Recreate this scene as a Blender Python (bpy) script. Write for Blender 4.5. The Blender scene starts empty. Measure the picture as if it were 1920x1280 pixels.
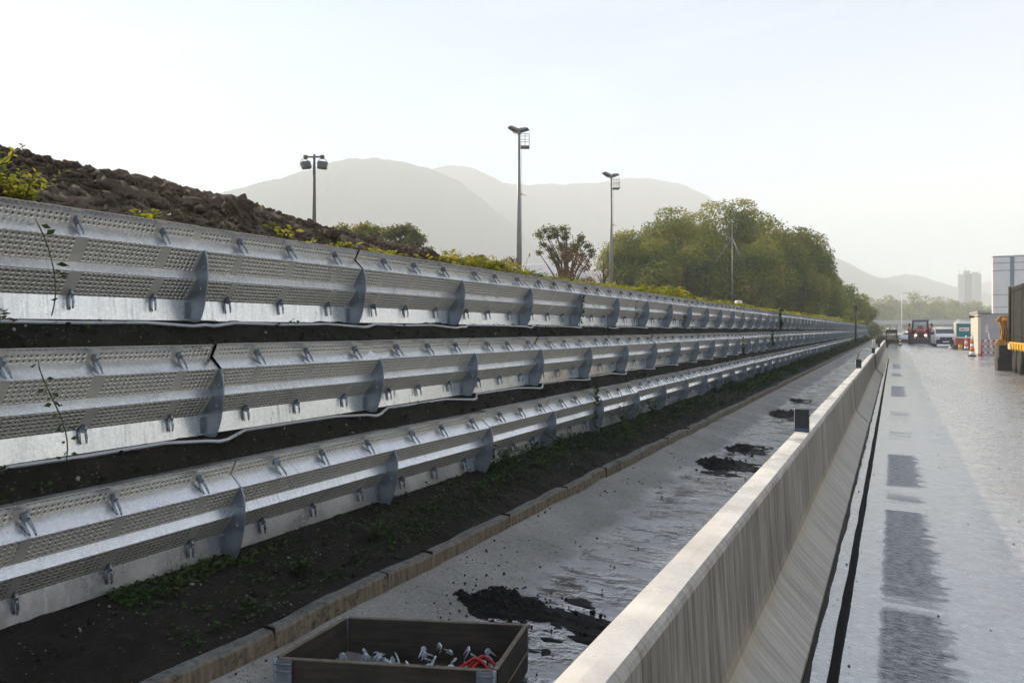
import bpy, math, random
import numpy as np
from mathutils import Vector, Matrix

# ------------------------------------------------------------------ camera, sky, sun, exposure
scene = bpy.context.scene
COL = scene.collection
R = math.radians
YAW = R(29.22)
camd = bpy.data.cameras.new("camera")
camd.sensor_width = 36.0
camd.lens = 24.0
camd.shift_y = -0.012
camd.clip_start = 0.05
camd.clip_end = 20000
cam = bpy.data.objects.new("camera", camd)
cam.location = (0, 0, 1.65)
cam.rotation_euler = (R(90), 0, YAW)
COL.objects.link(cam)
scene.camera = cam

SUN_AZ, SUN_EL = R(76), R(28)          # azimuth left of the road direction, elevation
world = bpy.data.worlds.new("World")
scene.world = world
world.use_nodes = True
wn = world.node_tree.nodes
wl = world.node_tree.links
sky = wn.new("ShaderNodeTexSky")
sky.sky_type = 'NISHITA'
sky.sun_disc = False
sky.sun_elevation = SUN_EL
sky.sun_rotation = -SUN_AZ
sky.air_density = 0.8
sky.dust_density = 0.05
sky.ozone_density = 0.8
bg = wn["Background"]
bg.inputs["Strength"].default_value = 0.108
# thin cirrus veils
wtc = wn.new("ShaderNodeTexCoord"); wmp = wn.new("ShaderNodeMapping"); wmp.inputs["Scale"].default_value = (1.3, 2.2, 7.0); wmp.inputs["Rotation"].default_value = (0.2, 0.1, 0.7)
wnz = wn.new("ShaderNodeTexNoise"); wnz.inputs["Scale"].default_value = 1.6; wnz.inputs["Detail"].default_value = 7; wnz.inputs["Roughness"].default_value = 0.6; wnz.inputs["Distortion"].default_value = 0.6
wmr = wn.new("ShaderNodeMapRange"); wmr.inputs[1].default_value = 0.50; wmr.inputs[2].default_value = 0.78; wmr.inputs[3].default_value = 0.0; wmr.inputs[4].default_value = 0.16
wmx = wn.new("ShaderNodeMix"); wmx.data_type = 'RGBA'; wmx.blend_type = 'MIX'; wmx.inputs[7].default_value = (7.5, 7.6, 7.7, 1)
wl.new(wtc.outputs["Generated"], wmp.inputs[0]); wl.new(wmp.outputs[0], wnz.inputs["Vector"]); wl.new(wnz.outputs["Fac"], wmr.inputs[0])
wl.new(wmr.outputs[0], wmx.inputs[0]); wl.new(sky.outputs[0], wmx.inputs[6]); wl.new(wmx.outputs[2], bg.inputs["Color"])

sund = bpy.data.lights.new("sun", 'SUN')
sund.energy = 5.0
sund.angle = R(0.5)
sund.color = (1.0, 0.84, 0.58)
sun = bpy.data.objects.new("sun", sund)
sdir = Vector((-math.sin(SUN_AZ) * math.cos(SUN_EL), math.cos(SUN_AZ) * math.cos(SUN_EL), math.sin(SUN_EL)))
sun.rotation_euler = sdir.to_track_quat('Z', 'Y').to_euler()
sun.location = sdir * 60
COL.objects.link(sun)

scene.view_settings.view_transform = 'Standard'
scene.view_settings.look = 'None'
scene.view_settings.exposure = 1.22
scene.view_settings.gamma = 1.0
scene.view_settings.use_white_balance = True
scene.view_settings.white_balance_temperature = 6550
scene.view_settings.white_balance_tint = 13
scene.render.engine = 'CYCLES'
cy = scene.cycles
cy.use_denoising = True
cy.max_bounces = 8
cy.diffuse_bounces = 3
cy.glossy_bounces = 4
cy.transparent_max_bounces = 8
cy.volume_bounces = 6
cy.sample_clamp_indirect = 6.0
cy.caustics_reflective = False
cy.caustics_refractive = False

rng = np.random.default_rng(7)
random.seed(7)

# ------------------------------------------------------------------ helpers
def vnoise(x, y, seed=0):
    """numpy value noise in 2-D, range -1..1"""
    x = np.asarray(x, float); y = np.asarray(y, float)
    xi = np.floor(x).astype(np.int64); yi = np.floor(y).astype(np.int64)
    xf = x - xi; yf = y - yi
    xf = xf * xf * (3 - 2 * xf); yf = yf * yf * (3 - 2 * yf)
    def h(a, b):
        n = (a * 374761393 + b * 668265263 + seed * 69069) & 0x7fffffff
        n = ((n ^ (n >> 13)) * 1274126177) & 0x7fffffff
        return ((n ^ (n >> 16)) & 0xffff) / 32767.5 - 1
    a = h(xi, yi); b = h(xi + 1, yi); c = h(xi, yi + 1); d = h(xi + 1, yi + 1)
    return (a * (1 - xf) + b * xf) * (1 - yf) + (c * (1 - xf) + d * xf) * yf

def fbm(x, y, oct=4, seed=0, gain=0.5):
    s = 0; amp = 1; f = 1
    for i in range(oct):
        s = s + amp * vnoise(x * f, y * f, seed + i * 17); amp *= gain; f *= 2.03
    return s

class MB:
    """collects geometry, builds ONE mesh object"""
    def __init__(s):
        s.v = []; s.f = []; s.m = []; s.sm = []; s.uv = None
    def add(s, vs, fs, mi=0, smooth=False):
        b = len(s.v)
        s.v.extend([tuple(map(float, p)) for p in vs])
        for f in fs:
            s.f.append(tuple(int(i) + b for i in f)); s.m.append(mi); s.sm.append(smooth)
        return s
    def box(s, lo, hi, mi=0, rz=0, c=None, bev=0.0):
        x0, y0, z0 = lo; x1, y1, z1 = hi
        if bev > 0:
            return s.rbox(lo, hi, bev, mi, rz, c)
        vs = [(x0,y0,z0),(x1,y0,z0),(x1,y1,z0),(x0,y1,z0),(x0,y0,z1),(x1,y0,z1),(x1,y1,z1),(x0,y1,z1)]
        fs = [(0,3,2,1),(4,5,6,7),(0,1,5,4),(1,2,6,5),(2,3,7,6),(3,0,4,7)]
        if rz:
            vs = rotz(vs, rz, c or ((x0+x1)/2, (y0+y1)/2))
        return s.add(vs, fs, mi)
    def rbox(s, lo, hi, b, mi=0, rz=0, c=None):
        x0, y0, z0 = lo; x1, y1, z1 = hi
        def ring(z, i):
            return [(x0+i+ (b if i==0 else b*0.0),y0+i,z),(x1-i-(b if i==0 else 0),y0+i,z),(x1-i,y0+i+(b if i==0 else 0),z),(x1-i,y1-i-(b if i==0 else 0),z),
                    (x1-i-(b if i==0 else 0),y1-i,z),(x0+i+(b if i==0 else 0),y1-i,z),(x0+i,y1-i-(b if i==0 else 0),z),(x0+i,y0+i+(b if i==0 else 0),z)]
        def ring8(z, o):
            k = b
            return [(x0+o+k,y0+o,z),(x1-o-k,y0+o,z),(x1-o,y0+o+k,z),(x1-o,y1-o-k,z),(x1-o-k,y1-o,z),(x0+o+k,y1-o,z),(x0+o,y1-o-k,z),(x0+o,y0+o+k,z)]
        rings = [ring8(z0, b*0.7), ring8(z0+b, 0), ring8(z1-b, 0), ring8(z1, b*0.7)]
        vs = [p for r in rings for p in r]
        fs = [tuple(range(7,-1,-1)), tuple(range(24,32))]
        for k in range(3):
            for i in range(8):
                j = (i+1) % 8
                fs.append((k*8+i, k*8+j, k*8+8+j, k*8+8+i))
        if rz: vs = rotz(vs, rz, c or ((x0+x1)/2, (y0+y1)/2))
        return s.add(vs, fs, mi)
    def tube(s, pts, rad, n=8, mi=0, smooth=True, cap=True):
        pts = [Vector(p) for p in pts]
        if not hasattr(rad, '__len__'): rad = [rad]*len(pts)
        vs = []; fs = []
        up0 = Vector((0.013, 0.027, 1)).normalized()
        for i, p in enumerate(pts):
            t = (pts[min(i+1, len(pts)-1)] - pts[max(i-1, 0)]).normalized()
            up = up0 if abs(t.dot(up0)) < 0.95 else Vector((1, 0.01, 0.02))
            a = t.cross(up).normalized(); b2 = a.cross(t).normalized()
            for k in range(n):
                an = 2*math.pi*k/n
                vs.append(p + a*(math.cos(an)*rad[i]) + b2*(math.sin(an)*rad[i]))
        for i in range(len(pts)-1):
            for k in range(n):
                j = (k+1) % n
                fs.append((i*n+k, i*n+j, (i+1)*n+j, (i+1)*n+k))
        s.add(vs, fs, mi, smooth)
        if cap:
            b = len(s.v) - len(vs)
            s.f.append(tuple(b+k for k in range(n-1,-1,-1))); s.m.append(mi); s.sm.append(False)
            e = b + (len(pts)-1)*n
            s.f.append(tuple(e+k for k in range(n))); s.m.append(mi); s.sm.append(False)
        return s
    def lathe(s, prof, c=(0,0,0), n=16, axis='Z', mi=0, smooth=True):
        vs = []; fs = []
        for (r, z) in prof:
            for k in range(n):
                a = 2*math.pi*k/n
                x, y = r*math.cos(a), r*math.sin(a)
                if axis == 'Z': p = (x, y, z)
                elif axis == 'X': p = (z, x, y)
                else: p = (x, z, y)
                vs.append((p[0]+c[0], p[1]+c[1], p[2]+c[2]))
        m = len(prof)
        for i in range(m-1):
            for k in range(n):
                j = (k+1) % n
                fs.append((i*n+k, i*n+j, (i+1)*n+j, (i+1)*n+k))
        fs.append(tuple(range(n-1,-1,-1))); fs.append(tuple((m-1)*n+k for k in range(n)))
        return s.add(vs, fs, mi, smooth)
    def prism(s, outline, a0, a1, plane='XZ', mi=0):
        """closed outline extruded along the third axis"""
        n = len(outline); vs = []
        for a in (a0, a1):
            for (p, q) in outline:
                vs.append((p, a, q) if plane == 'XZ' else ((a, p, q) if plane == 'YZ' else (p, q, a)))
        fs = [tuple(range(n)), tuple(range(2*n-1, n-1, -1))]
        for i in range(n):
            j = (i+1) % n
            fs.append((i, i+n, j+n, j))
        return s.add(vs, fs, mi)
    def lump(s, c, r, seed=0, mi=0, flat=0.8, n=7, rough=0.28, smooth=True):
        vs = []; fs = []
        m = n; k = n*2
        rs = np.random.default_rng(seed)
        ph = rs.uniform(0, 50, 3)
        for i in range(m+1):
            th = math.pi*i/m
            for j in range(k):
                a = 2*math.pi*j/k
                d = np.array([math.sin(th)*math.cos(a), math.sin(th)*math.sin(a), math.cos(th)])
                q = 1 + rough*float(vnoise(d[0]*1.7+ph[0]+d[2], d[1]*1.7+ph[1]-d[2]*.6, seed)) + rough*.6*float(vnoise(d[0]*4+ph[1]+d[2]*2.3, d[1]*4+ph[2]+d[2]*1.1, seed+3))
                vs.append((c[0]+d[0]*r*q, c[1]+d[1]*r*q, c[2]+d[2]*r*q*flat))
        for i in range(m):
            for j in range(k):
                l = (j+1) % k
                fs.append((i*k+j, (i+1)*k+j, (i+1)*k+l, i*k+l))
        return s.add(vs, fs, mi, smooth)
    def build(s, name, mats, parent=None, loc=None):
        me = bpy.data.meshes.new(name)
        me.from_pydata(s.v, [], s.f)
        for m in (mats if isinstance(mats, (list, tuple)) else [mats]): me.materials.append(m)
        me.polygons.foreach_set("material_index", s.m)
        me.polygons.foreach_set("use_smooth", s.sm)
        if s.uv is not None:
            l = me.uv_layers.new(name="UVMap")
            l.data.foreach_set("uv", np.asarray(s.uv, float).ravel())
        me.validate(clean_customdata=False); me.update()
        o = bpy.data.objects.new(name, me)
        COL.objects.link(o)
        if parent is not None: o.parent = parent
        if loc is not None: o.location = loc
        return o

def rotz(vs, a, c=(0, 0)):
    ca, sa = math.cos(a), math.sin(a)
    return [(c[0]+(x-c[0])*ca-(y-c[1])*sa, c[1]+(x-c[0])*sa+(y-c[1])*ca, z) for x, y, z in vs]

def np_obj(name, V, F, mat, parent=None, smooth=False, loc=None):
    """fast mesh from numpy arrays; F is (n,k) for k=3 or 4"""
    me = bpy.data.meshes.new(name)
    V = np.asarray(V, np.float32); F = np.asarray(F, np.int32)
    n, k = F.shape
    me.vertices.add(len(V)); me.vertices.foreach_set("co", V.ravel())
    me.loops.add(n*k); me.loops.foreach_set("vertex_index", F.ravel())
    me.polygons.add(n); me.polygons.foreach_set("loop_start", np.arange(0, n*k, k, dtype=np.int32))
    me.polygons.foreach_set("loop_total", np.full(n, k, np.int32))
    me.polygons.foreach_set("use_smooth", np.full(n, smooth, bool))
    me.update(calc_edges=True); me.validate()
    for m in (mat if isinstance(mat, (list, tuple)) else [mat]): me.materials.append(m)
    o = bpy.data.objects.new(name, me); COL.objects.link(o)
    if parent is not None: o.parent = parent
    if loc is not None: o.location = loc
    return o

def grid(name, X, Y, Z, mat, smooth=True):
    h, w = X.shape
    V = np.stack([X.ravel(), Y.ravel(), Z.ravel()], 1)
    idx = np.arange(h*w).reshape(h, w)
    F = np.stack([idx[:-1,:-1].ravel(), idx[:-1,1:].ravel(), idx[1:,1:].ravel(), idx[1:,:-1].ravel()], 1)
    return np_obj(name, V, F, mat, None, smooth)

def lump_field(name, P, rad, mat, seed=0, n=4, rough=0.5, flat=0.85):
    """many small irregular lumps as one mesh"""
    r = np.random.default_rng(seed)
    k = n*2; th = np.linspace(0, math.pi, n+1); an = np.arange(k)*2*math.pi/k
    U = np.stack([np.outer(np.sin(th), np.cos(an)), np.outer(np.sin(th), np.sin(an)), np.outer(np.cos(th), np.ones(k))], -1).reshape(-1, 3)
    fs = []
    for i in range(n):
        for j in range(k): fs.append((i*k+j, (i+1)*k+j, (i+1)*k+(j+1)%k, i*k+(j+1)%k))
    fs = np.array(fs); m = len(U)
    shapes = []
    for s in range(24):
        ph = r.uniform(0, 50, 3)
        q = 1 + rough*vnoise(U[:,0]*1.6+ph[0]+U[:,2], U[:,1]*1.6+ph[1]-U[:,2]*.7, s) + rough*.5*vnoise(U[:,0]*4+ph[2]+U[:,2]*2, U[:,1]*4+ph[0]+U[:,2], s+50)
        A = U*q[:, None]*r.uniform(0.7, 1.25, 3); A[:, 2] *= flat
        shapes.append(A)
    shapes = np.array(shapes)
    N = len(P); A = shapes[r.integers(0, 24, N)]
    a = r.uniform(0, 2*math.pi, N); c_, s_ = np.cos(a)[:, None], np.sin(a)[:, None]
    X = A[:,:,0]*c_-A[:,:,1]*s_; Y = A[:,:,0]*s_+A[:,:,1]*c_
    V = np.stack([X, Y, A[:,:,2]], -1)*np.asarray(rad)[:, None, None] + np.asarray(P)[:, None, :]
    F = (fs[None]+(np.arange(N)*m)[:, None, None]).reshape(-1, 4)
    return np_obj(name, V.reshape(-1, 3), F, mat, None, True)

def thing(name, label, cat, loc=(0,0,0), rz=0, group=None):
    o = bpy.data.objects.new(name, None); COL.objects.link(o)
    o.empty_display_size = 0.2
    o.location = loc; o.rotation_euler = (0, 0, rz)
    o["label"] = label; o["category"] = cat
    if group: o["group"] = group
    return o
def tag(o, label, cat, group=None):
    o["label"] = label; o["category"] = cat
    if group: o["group"] = group
    return o
def struct(o, label=None, cat=None):
    o["kind"] = "structure"
    if label: o["label"] = label
    if cat: o["category"] = cat
    return o
def stuff(o, label=None, cat=None):
    o["kind"] = "stuff"
    if label: o["label"] = label
    if cat: o["category"] = cat
    return o
def copy_tree(o, parent=None):
    c = o.copy(); COL.objects.link(c)
    if parent is not None: c.parent = parent
    for ch in list(o.children): copy_tree(ch, c)
    return c

# ------------------------------------------------------------------ materials
class NT:
    def __init__(s, name):
        s.m = bpy.data.materials.new(name); s.m.use_nodes = True
        s.t = s.m.node_tree; s.n = s.t.nodes; s.l = s.t.links
        s.b = s.n["Principled BSDF"]; s.out = s.n["Material Output"]
        s._oc = None
    def oc(s):
        if s._oc is None: s._oc = s.n.new("ShaderNodeTexCoord")
        return s._oc.outputs["Object"]
    def uvc(s):
        s.oc(); return s._oc.outputs["UV"]
    def link(s, a, b): s.l.new(a, b)
    def val(s, sock, v):
        if hasattr(v, "default_value") or hasattr(v, "is_linked"): s.l.new(v, sock)
        else: sock.default_value = v
    def math(s, op, a, b=0.0, c=0.0, clamp=False):
        n = s.n.new("ShaderNodeMath"); n.operation = op; n.use_clamp = clamp
        for i, v in enumerate((a, b, c)): s.val(n.inputs[i], v)
        return n.outputs[0]
    def maprange(s, v, a, b, c=0.0, d=1.0, smooth=False):
        n = s.n.new("ShaderNodeMapRange")
        if smooth: n.interpolation_type = 'SMOOTHSTEP'
        s.val(n.inputs[0], v)
        for i, q in enumerate((a, b, c, d)): s.val(n.inputs[i+1], q)
        return n.outputs[0]
    def scalev(s, src, sc, loc=(0,0,0)):
        n = s.n.new("ShaderNodeMapping"); s.link(src, n.inputs[0])
        n.inputs["Scale"].default_value = sc; n.inputs["Location"].default_value = loc
        return n.outputs[0]
    def noise(s, vec, scale, detail=4, rough=0.55, dist=0.0):
        n = s.n.new("ShaderNodeTexNoise"); s.link(vec, n.inputs["Vector"])
        n.inputs["Scale"].default_value = scale; n.inputs["Detail"].default_value = detail
        n.inputs["Roughness"].default_value = rough; n.inputs["Distortion"].default_value = dist
        return n.outputs["Fac"]
    def voro(s, vec, scale, feature='F1'):
        n = s.n.new("ShaderNodeTexVoronoi"); n.feature = feature; s.link(vec, n.inputs["Vector"])
        n.inputs["Scale"].default_value = scale
        return n.outputs["Distance"]
    def ramp(s, fac, stops, interp='LINEAR'):
        n = s.n.new("ShaderNodeValToRGB"); s.link(fac, n.inputs[0]); cr = n.color_ramp
        cr.interpolation = interp
        while len(cr.elements) < len(stops): cr.elements.new(0.5)
        for e, (p, c) in zip(cr.elements, stops):
            e.position = p; e.color = (*c, 1) if len(c) == 3 else c
        return n.outputs[0]
    def mix(s, f, a, b):
        n = s.n.new("ShaderNodeMix"); n.data_type = 'RGBA'
        s.val(n.inputs[0], f)
        for i, v in ((6, a), (7, b)):
            if isinstance(v, tuple): n.inputs[i].default_value = (*v, 1) if len(v) == 3 else v
            else: s.link(v, n.inputs[i])
        return n.outputs[2]
    def bump(s, h, strength=0.3, dist=0.01):
        n = s.n.new("ShaderNodeBump"); n.inputs["Strength"].default_value = strength
        n.inputs["Distance"].default_value = dist; s.link(h, n.inputs["Height"])
        s.link(n.outputs[0], s.b.inputs["Normal"]); return n
    def sep(s, v):
        n = s.n.new("ShaderNodeSeparateXYZ"); s.link(v, n.inputs[0]); return n.outputs
    def set(s, **k):
        for a, v in k.items():
            sock = s.b.inputs[{"color": "Base Color", "rough": "Roughness", "metal": "Metallic", "spec": "Specular IOR Level"}[a]]
            if isinstance(v, tuple): sock.default_value = (*v, 1)
            else: s.val(sock, v)
        return s

def simple(name, col, rough=0.6, metal=0.0, var=0.25, scale=6.0, bump=0.0, spec=0.5):
    t = NT(name)
    nz = t.noise(t.oc(), scale, 5, 0.6)
    a = tuple(c*(1-var) for c in col); b = tuple(min(1, c*(1+var)) for c in col)
    t.set(color=t.ramp(nz, [(0.3, a), (0.7, b)]), metal=metal, spec=spec)
    t.set(rough=t.maprange(nz, 0.3, 0.7, max(0.02, rough-0.1), min(1, rough+0.1)))
    if bump: t.bump(t.noise(t.oc(), scale*6, 4), bump, 0.01)
    return t.m

def leafmat(name, stops, trans=0.45, scale=0.6, isl=0.6):
    t = NT(name)
    g = t.n.new("ShaderNodeNewGeometry")
    nz = t.noise(t.oc(), scale, 3)
    mixv = t.math('ADD', t.math('MULTIPLY', g.outputs["Random Per Island"], isl), t.math('MULTIPLY', t.maprange(nz, 0.28, 0.72), 1.1-isl))
    col = t.ramp(t.math('SUBTRACT', mixv, 0.05), stops)
    t.set(color=col, rough=0.55, spec=0.3)
    tr = t.n.new("ShaderNodeBsdfTranslucent"); t.link(col, tr.inputs[0])
    ms = t.n.new("ShaderNodeMixShader"); ms.inputs[0].default_value = trans
    t.link(t.b.outputs[0], ms.inputs[1]); t.link(tr.outputs[0], ms.inputs[2])
    t.link(ms.outputs[0], t.out.inputs[0])
    return t.m

# galvanised steel, smooth bands
def galv(name, holes):
    t = NT(name)
    o = t.oc()
    oi = t.n.new("ShaderNodeObjectInfo")
    off = t.n.new("ShaderNodeVectorMath"); off.operation = 'ADD'
    cx = t.n.new("ShaderNodeCombineXYZ")
    t.link(t.math('MULTIPLY', oi.outputs["Random"], 37.0), cx.inputs[1])
    t.link(o, off.inputs[0]); t.link(cx.outputs[0], off.inputs[1])
    p = off.outputs[0]
    blot = t.noise(p, 3.0, 5, 0.6)
    spang = t.voro(p, 60)
    streak = t.noise(t.scalev(p, (4, 60, 3)), 1.0, 4, 0.6)
    col = t.ramp(t.math('ADD', t.math('MULTIPLY', blot, 0.6), t.math('MULTIPLY', spang, 0.4)), [(0.25, (0.62, 0.63, 0.64)), (0.7, (0.84, 0.85, 0.86))])
    # dirt film running down from the top edge and mud splashes
    z = t.sep(o)[2]
    dirt = t.math('MULTIPLY', t.maprange(streak, 0.5, 0.72), t.maprange(t.noise(p, 1.1, 3), 0.42, 0.7))
    col = t.mix(t.math('MULTIPLY', dirt, 0.45), col, (0.16, 0.13, 0.10))
    grime = t.maprange(t.noise(p, 14, 6, 0.7), 0.58, 0.8)
    col = t.mix(t.math('MULTIPLY', grime, 0.35), col, (0.22, 0.19, 0.15))
    splash = t.math('MULTIPLY', t.math('MULTIPLY', t.maprange(t.noise(t.scalev(p, (3, 9, 2.2)), 1.6, 7, 0.75), 0.56, 0.66), t.maprange(t.noise(p, 0.9, 2), 0.50, 0.62)), t.maprange(oi.outputs['Random'], 0.35, 0.8, 0.15, 1.0))
    col = t.mix(t.math('MULTIPLY', splash, 0.8), col, (0.075, 0.06, 0.042))
    grime = t.math('MAXIMUM', grime, splash)
    rough = t.math('ADD', t.maprange(blot, 0.3, 0.7, 0.22, 0.38), t.math('MULTIPLY', dirt, 0.3))
    metal = t.math('SUBTRACT', 0.92, t.math('MULTIPLY', t.math('MAXIMUM', dirt, grime), 0.45))
    h = t.math('ADD', t.math('MULTIPLY', streak, 0.25), t.math('MULTIPLY', t.noise(p, 5, 2), 1.0))
    if holes:
        uv = t.sep(t.uvc())
        P = 0.0295
        vrow = t.math('DIVIDE', uv[1], P)
        urow = t.math('DIVIDE', t.math('ADD', uv[0], t.math('MULTIPLY', uv[1], -0.0)), P)
        fu = t.math('SUBTRACT', t.math('FRACT', urow), 0.5)
        fv = t.math('SUBTRACT', t.math('FRACT', vrow), 0.5)
        d2 = t.math('ADD', t.math('MULTIPLY', fu, fu), t.math('MULTIPLY', t.math('MULTIPLY', fv, fv), 0.8))
        dist = t.math('SQRT', d2)
        # plain strips between the perforated groups
        strips = None
        for fr in (0.0, 0.2, 0.5, 0.83, 1.0):
            s1 = t.maprange(t.math('ABSOLUTE', t.math('SUBTRACT', uv[0], fr*1.53)), 0.026, 0.030)
            strips = s1 if strips is None else t.math('MULTIPLY', strips, s1)
        hole = t.math('MULTIPLY', t.maprange(dist, 0.37, 0.26), strips)
        # louvre: one side of the hole is a pressed lip that catches light
        col = t.mix(0.6, col, (0.66, 0.595, 0.50))
        metal = t.math('MULTIPLY', metal, 0.55)
        core = t.math('MULTIPLY', t.math('MULTIPLY', t.maprange(dist, 0.27, 0.17), strips), t.maprange(fu, 0.16, -0.02))
        col = t.mix(t.math('MULTIPLY', core, 0.93), col, (0.018, 0.018, 0.018))
        metal = t.math('MULTIPLY', metal, t.math('SUBTRACT', 1.0, core))
        rough = t.math('ADD', rough, 0.12)
        h = t.math('SUBTRACT', t.math('MULTIPLY', h, 0.2), t.math('MULTIPLY', t.math('MULTIPLY', t.maprange(dist, 0.45, 0.1), strips), 2.2))
        t.set(color=col, rough=rough, metal=metal); t.bump(h, 0.9, 0.006)
    else:
        t.set(color=col, rough=rough, metal=metal); t.bump(h, 0.12, 0.01)
    return t.m

M = {}
M['galv'] = galv('galvanised_steel', False)
M['perf'] = galv('perforated_steel', True)
M['fin'] = simple('dull_galvanised_plate', (0.24, 0.275, 0.32), 0.42, 0.55, 0.3, 9, 0.05)
M['clip'] = simple('zinc_clip', (0.21, 0.245, 0.29), 0.28, 0.75, 0.25, 30)
M['conduit'] = simple('grey_conduit', (0.42, 0.44, 0.46), 0.35, 0.25, 0.2, 5)

def dirtmat(name, dark, light, sc=1.0, pale=0.0, wet=0.0):
    t = NT(name); o = t.oc()
    a = t.noise(o, 2.2*sc, 6, 0.65); b = t.noise(o, 26*sc, 5, 0.7)
    col = t.ramp(t.math('ADD', t.math('MULTIPLY', a, 0.55), t.math('MULTIPLY', b, 0.45)), [(0.32, dark), (0.68, light)])
    if pale:
        v = t.voro(o, 34*sc)
        k = t.math('MULTIPLY', t.maprange(v, 0.20, 0.12), t.maprange(t.noise(o, 9*sc, 2), 0.52, 0.6))
        col = t.mix(t.math('MULTIPLY', k, pale), col, (0.34, 0.31, 0.27))
    t.set(color=col, rough=t.maprange(a, 0.3, 0.7, 0.95-wet, 0.8-wet), spec=0.25)
    t.bump(t.math('ADD', t.math('MULTIPLY', b, 1.0), t.math('MULTIPLY', t.noise(o, 90*sc, 3), 0.4)), 0.9, 0.03)
    return t.m
M['dirt'] = dirtmat('dark_topsoil', (0.008, 0.007, 0.0055), (0.030, 0.025, 0.019), 1.0, 0.5)
M['mound'] = dirtmat('brown_heaped_earth', (0.050, 0.036, 0.025), (0.165, 0.120, 0.082), 2.2, 0.2)
M['mud'] = dirtmat('wet_mud', (0.006, 0.0055, 0.005), (0.018, 0.016, 0.0135), 2.0, 0.0, 0.35)
M['field'] = dirtmat('rough_ground', (0.07, 0.07, 0.04), (0.17, 0.16, 0.10), 0.15)

# wet asphalt road
def roadmat():
    t = NT('wet_asphalt'); o = t.oc(); xyz = t.sep(o)
    X, Y = xyz[0], xyz[1]
    big = t.noise(t.scalev(o, (0.8, 0.22, 1)), 1.0, 5, 0.6)
    streak = t.noise(t.scalev(o, (0.7, 7.0, 1)), 1.0, 5, 0.65)
    fine = t.noise(o, 160, 3, 0.6)
    agg = t.math('ADD', t.math('MULTIPLY', t.noise(o, 210, 2, 0.6), 0.45), t.math('MULTIPLY', t.noise(t.scalev(o, (16, 60, 1)), 1.0, 4, 0.75), 0.55))
    mid = t.noise(t.scalev(o, (5, 9, 1)), 1.0, 4, 0.7)
    # damp rough patches in a lane beside the barrier: laid texture, dry of standing water
    yr = t.math('DIVIDE', Y, 48.0)
    def st(pairs):
        out = []
        for p, v in pairs: out.append((p/48.0, (v, v, v)))
        return out
    bands = t.ramp(yr, st([(0,0),(3.2,0),(3.7,.75),(4.0,1),(4.5,.95),(4.7,.25),(4.95,.7),(5.6,.85),(7.0,.8),(7.25,.1),(7.7,.55),(8.05,.1),(8.5,.95),(10.2,.8),(10.5,.05),(12.5,.4),(13.2,.1),(15.5,.45),(16.2,.1),(19,.15),(19.5,1),(22.5,.95),(22.9,.1),(27,.2),(28,.75),(31,.2),(34,.8),(37,.7),(38,.15),(48,0)]))
    edge = t.math('MULTIPLY', t.math('ADD', t.math('MULTIPLY', t.math('SUBTRACT', streak, 0.5), 0.55), t.math('SUBTRACT', mid, 0.5)), 0.40)
    xr = t.math('ADD', X, edge)
    inl = t.maprange(t.math('ADD', X, t.math('MULTIPLY', t.math('SUBTRACT', streak, 0.5), 0.10)), -0.078, -0.045)
    inr = t.maprange(xr, 0.285, 0.205)
    n2 = t.math('ADD', bands, t.math('MULTIPLY', t.math('SUBTRACT', streak, 0.5), 1.5))
    patch = t.math('MULTIPLY', t.math('MULTIPLY', inl, inr), t.maprange(n2, 0.30, 0.62))
    patch = t.math('MULTIPLY', patch, t.maprange(agg, 0.58, 0.46, 0.25, 1.0))
    # wetness elsewhere: a shining strip by the barrier and beside the patches, rougher on the right
    far = t.maprange(X, 0.35, 1.0)
    wetl = t.math('SUBTRACT', t.math('ADD', t.math('MULTIPLY', big, 0.7), t.math('MULTIPLY', mid, 0.5)), 0.6)
    dry = t.math('MULTIPLY', t.maprange(t.math('ADD', wetl, t.math('MULTIPLY', t.math('SUBTRACT', streak, 0.5), 0.5)), -0.12, 0.16), far)
    col = t.ramp(agg, [(0.36, (0.055, 0.060, 0.068)), (0.48, (0.20, 0.207, 0.217)), (0.60, (0.47, 0.478, 0.49))])
    col = t.mix(t.math('MULTIPLY', patch, 0.92), col, t.ramp(agg, [(0.38, (0.010, 0.014, 0.022)), (0.50, (0.045, 0.056, 0.075)), (0.62, (0.115, 0.13, 0.155))]))
    col = t.mix(t.math('MULTIPLY', t.math('MULTIPLY', t.maprange(mid, 0.42, 0.62), t.math('SUBTRACT', 1.0, patch)), 0.5), col, (0.06, 0.065, 0.075))
    silt = t.math('MULTIPLY', t.maprange(t.noise(t.scalev(o, (0.6, 1.6, 1)), 1.0, 6, 0.65), 0.52, 0.66), far)
    col = t.mix(t.math('MULTIPLY', silt, 0.45), col, (0.20, 0.16, 0.11))
    t.b.inputs['IOR'].default_value = 2.3
    rip = t.noise(t.scalev(o, (9, 3.5, 1)), 1.0, 5, 0.75)
    rough = t.math('ADD', t.math('MULTIPLY', dry, 0.20), t.math('MULTIPLY', t.math('MULTIPLY', t.maprange(rip, 0.40, 0.62), far), 0.16))
    rough = t.math('ADD', rough, 0.11)
    rough = t.math('ADD', rough, t.math('MULTIPLY', patch, 0.5), clamp=True)
    t.set(color=col, rough=rough)
    t.link(t.maprange(patch, 0, 1, 1.0, 0.2), t.b.inputs["Specular IOR Level"])
    h = t.math('ADD', t.math('MULTIPLY', fine, t.math('ADD', t.math('MULTIPLY', dry, 0.25), t.math('ADD', t.math('MULTIPLY', patch, 1.0), 0.14))), t.math('ADD', t.math('MULTIPLY', t.noise(t.scalev(o, (26, 14, 1)), 1.0, 4, 0.7), 0.55), t.math('MULTIPLY', t.math('MULTIPLY', rip, far), 0.9)))
    t.bump(h, 0.5, 0.006)
    return t.m
M['road'] = roadmat()

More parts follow.
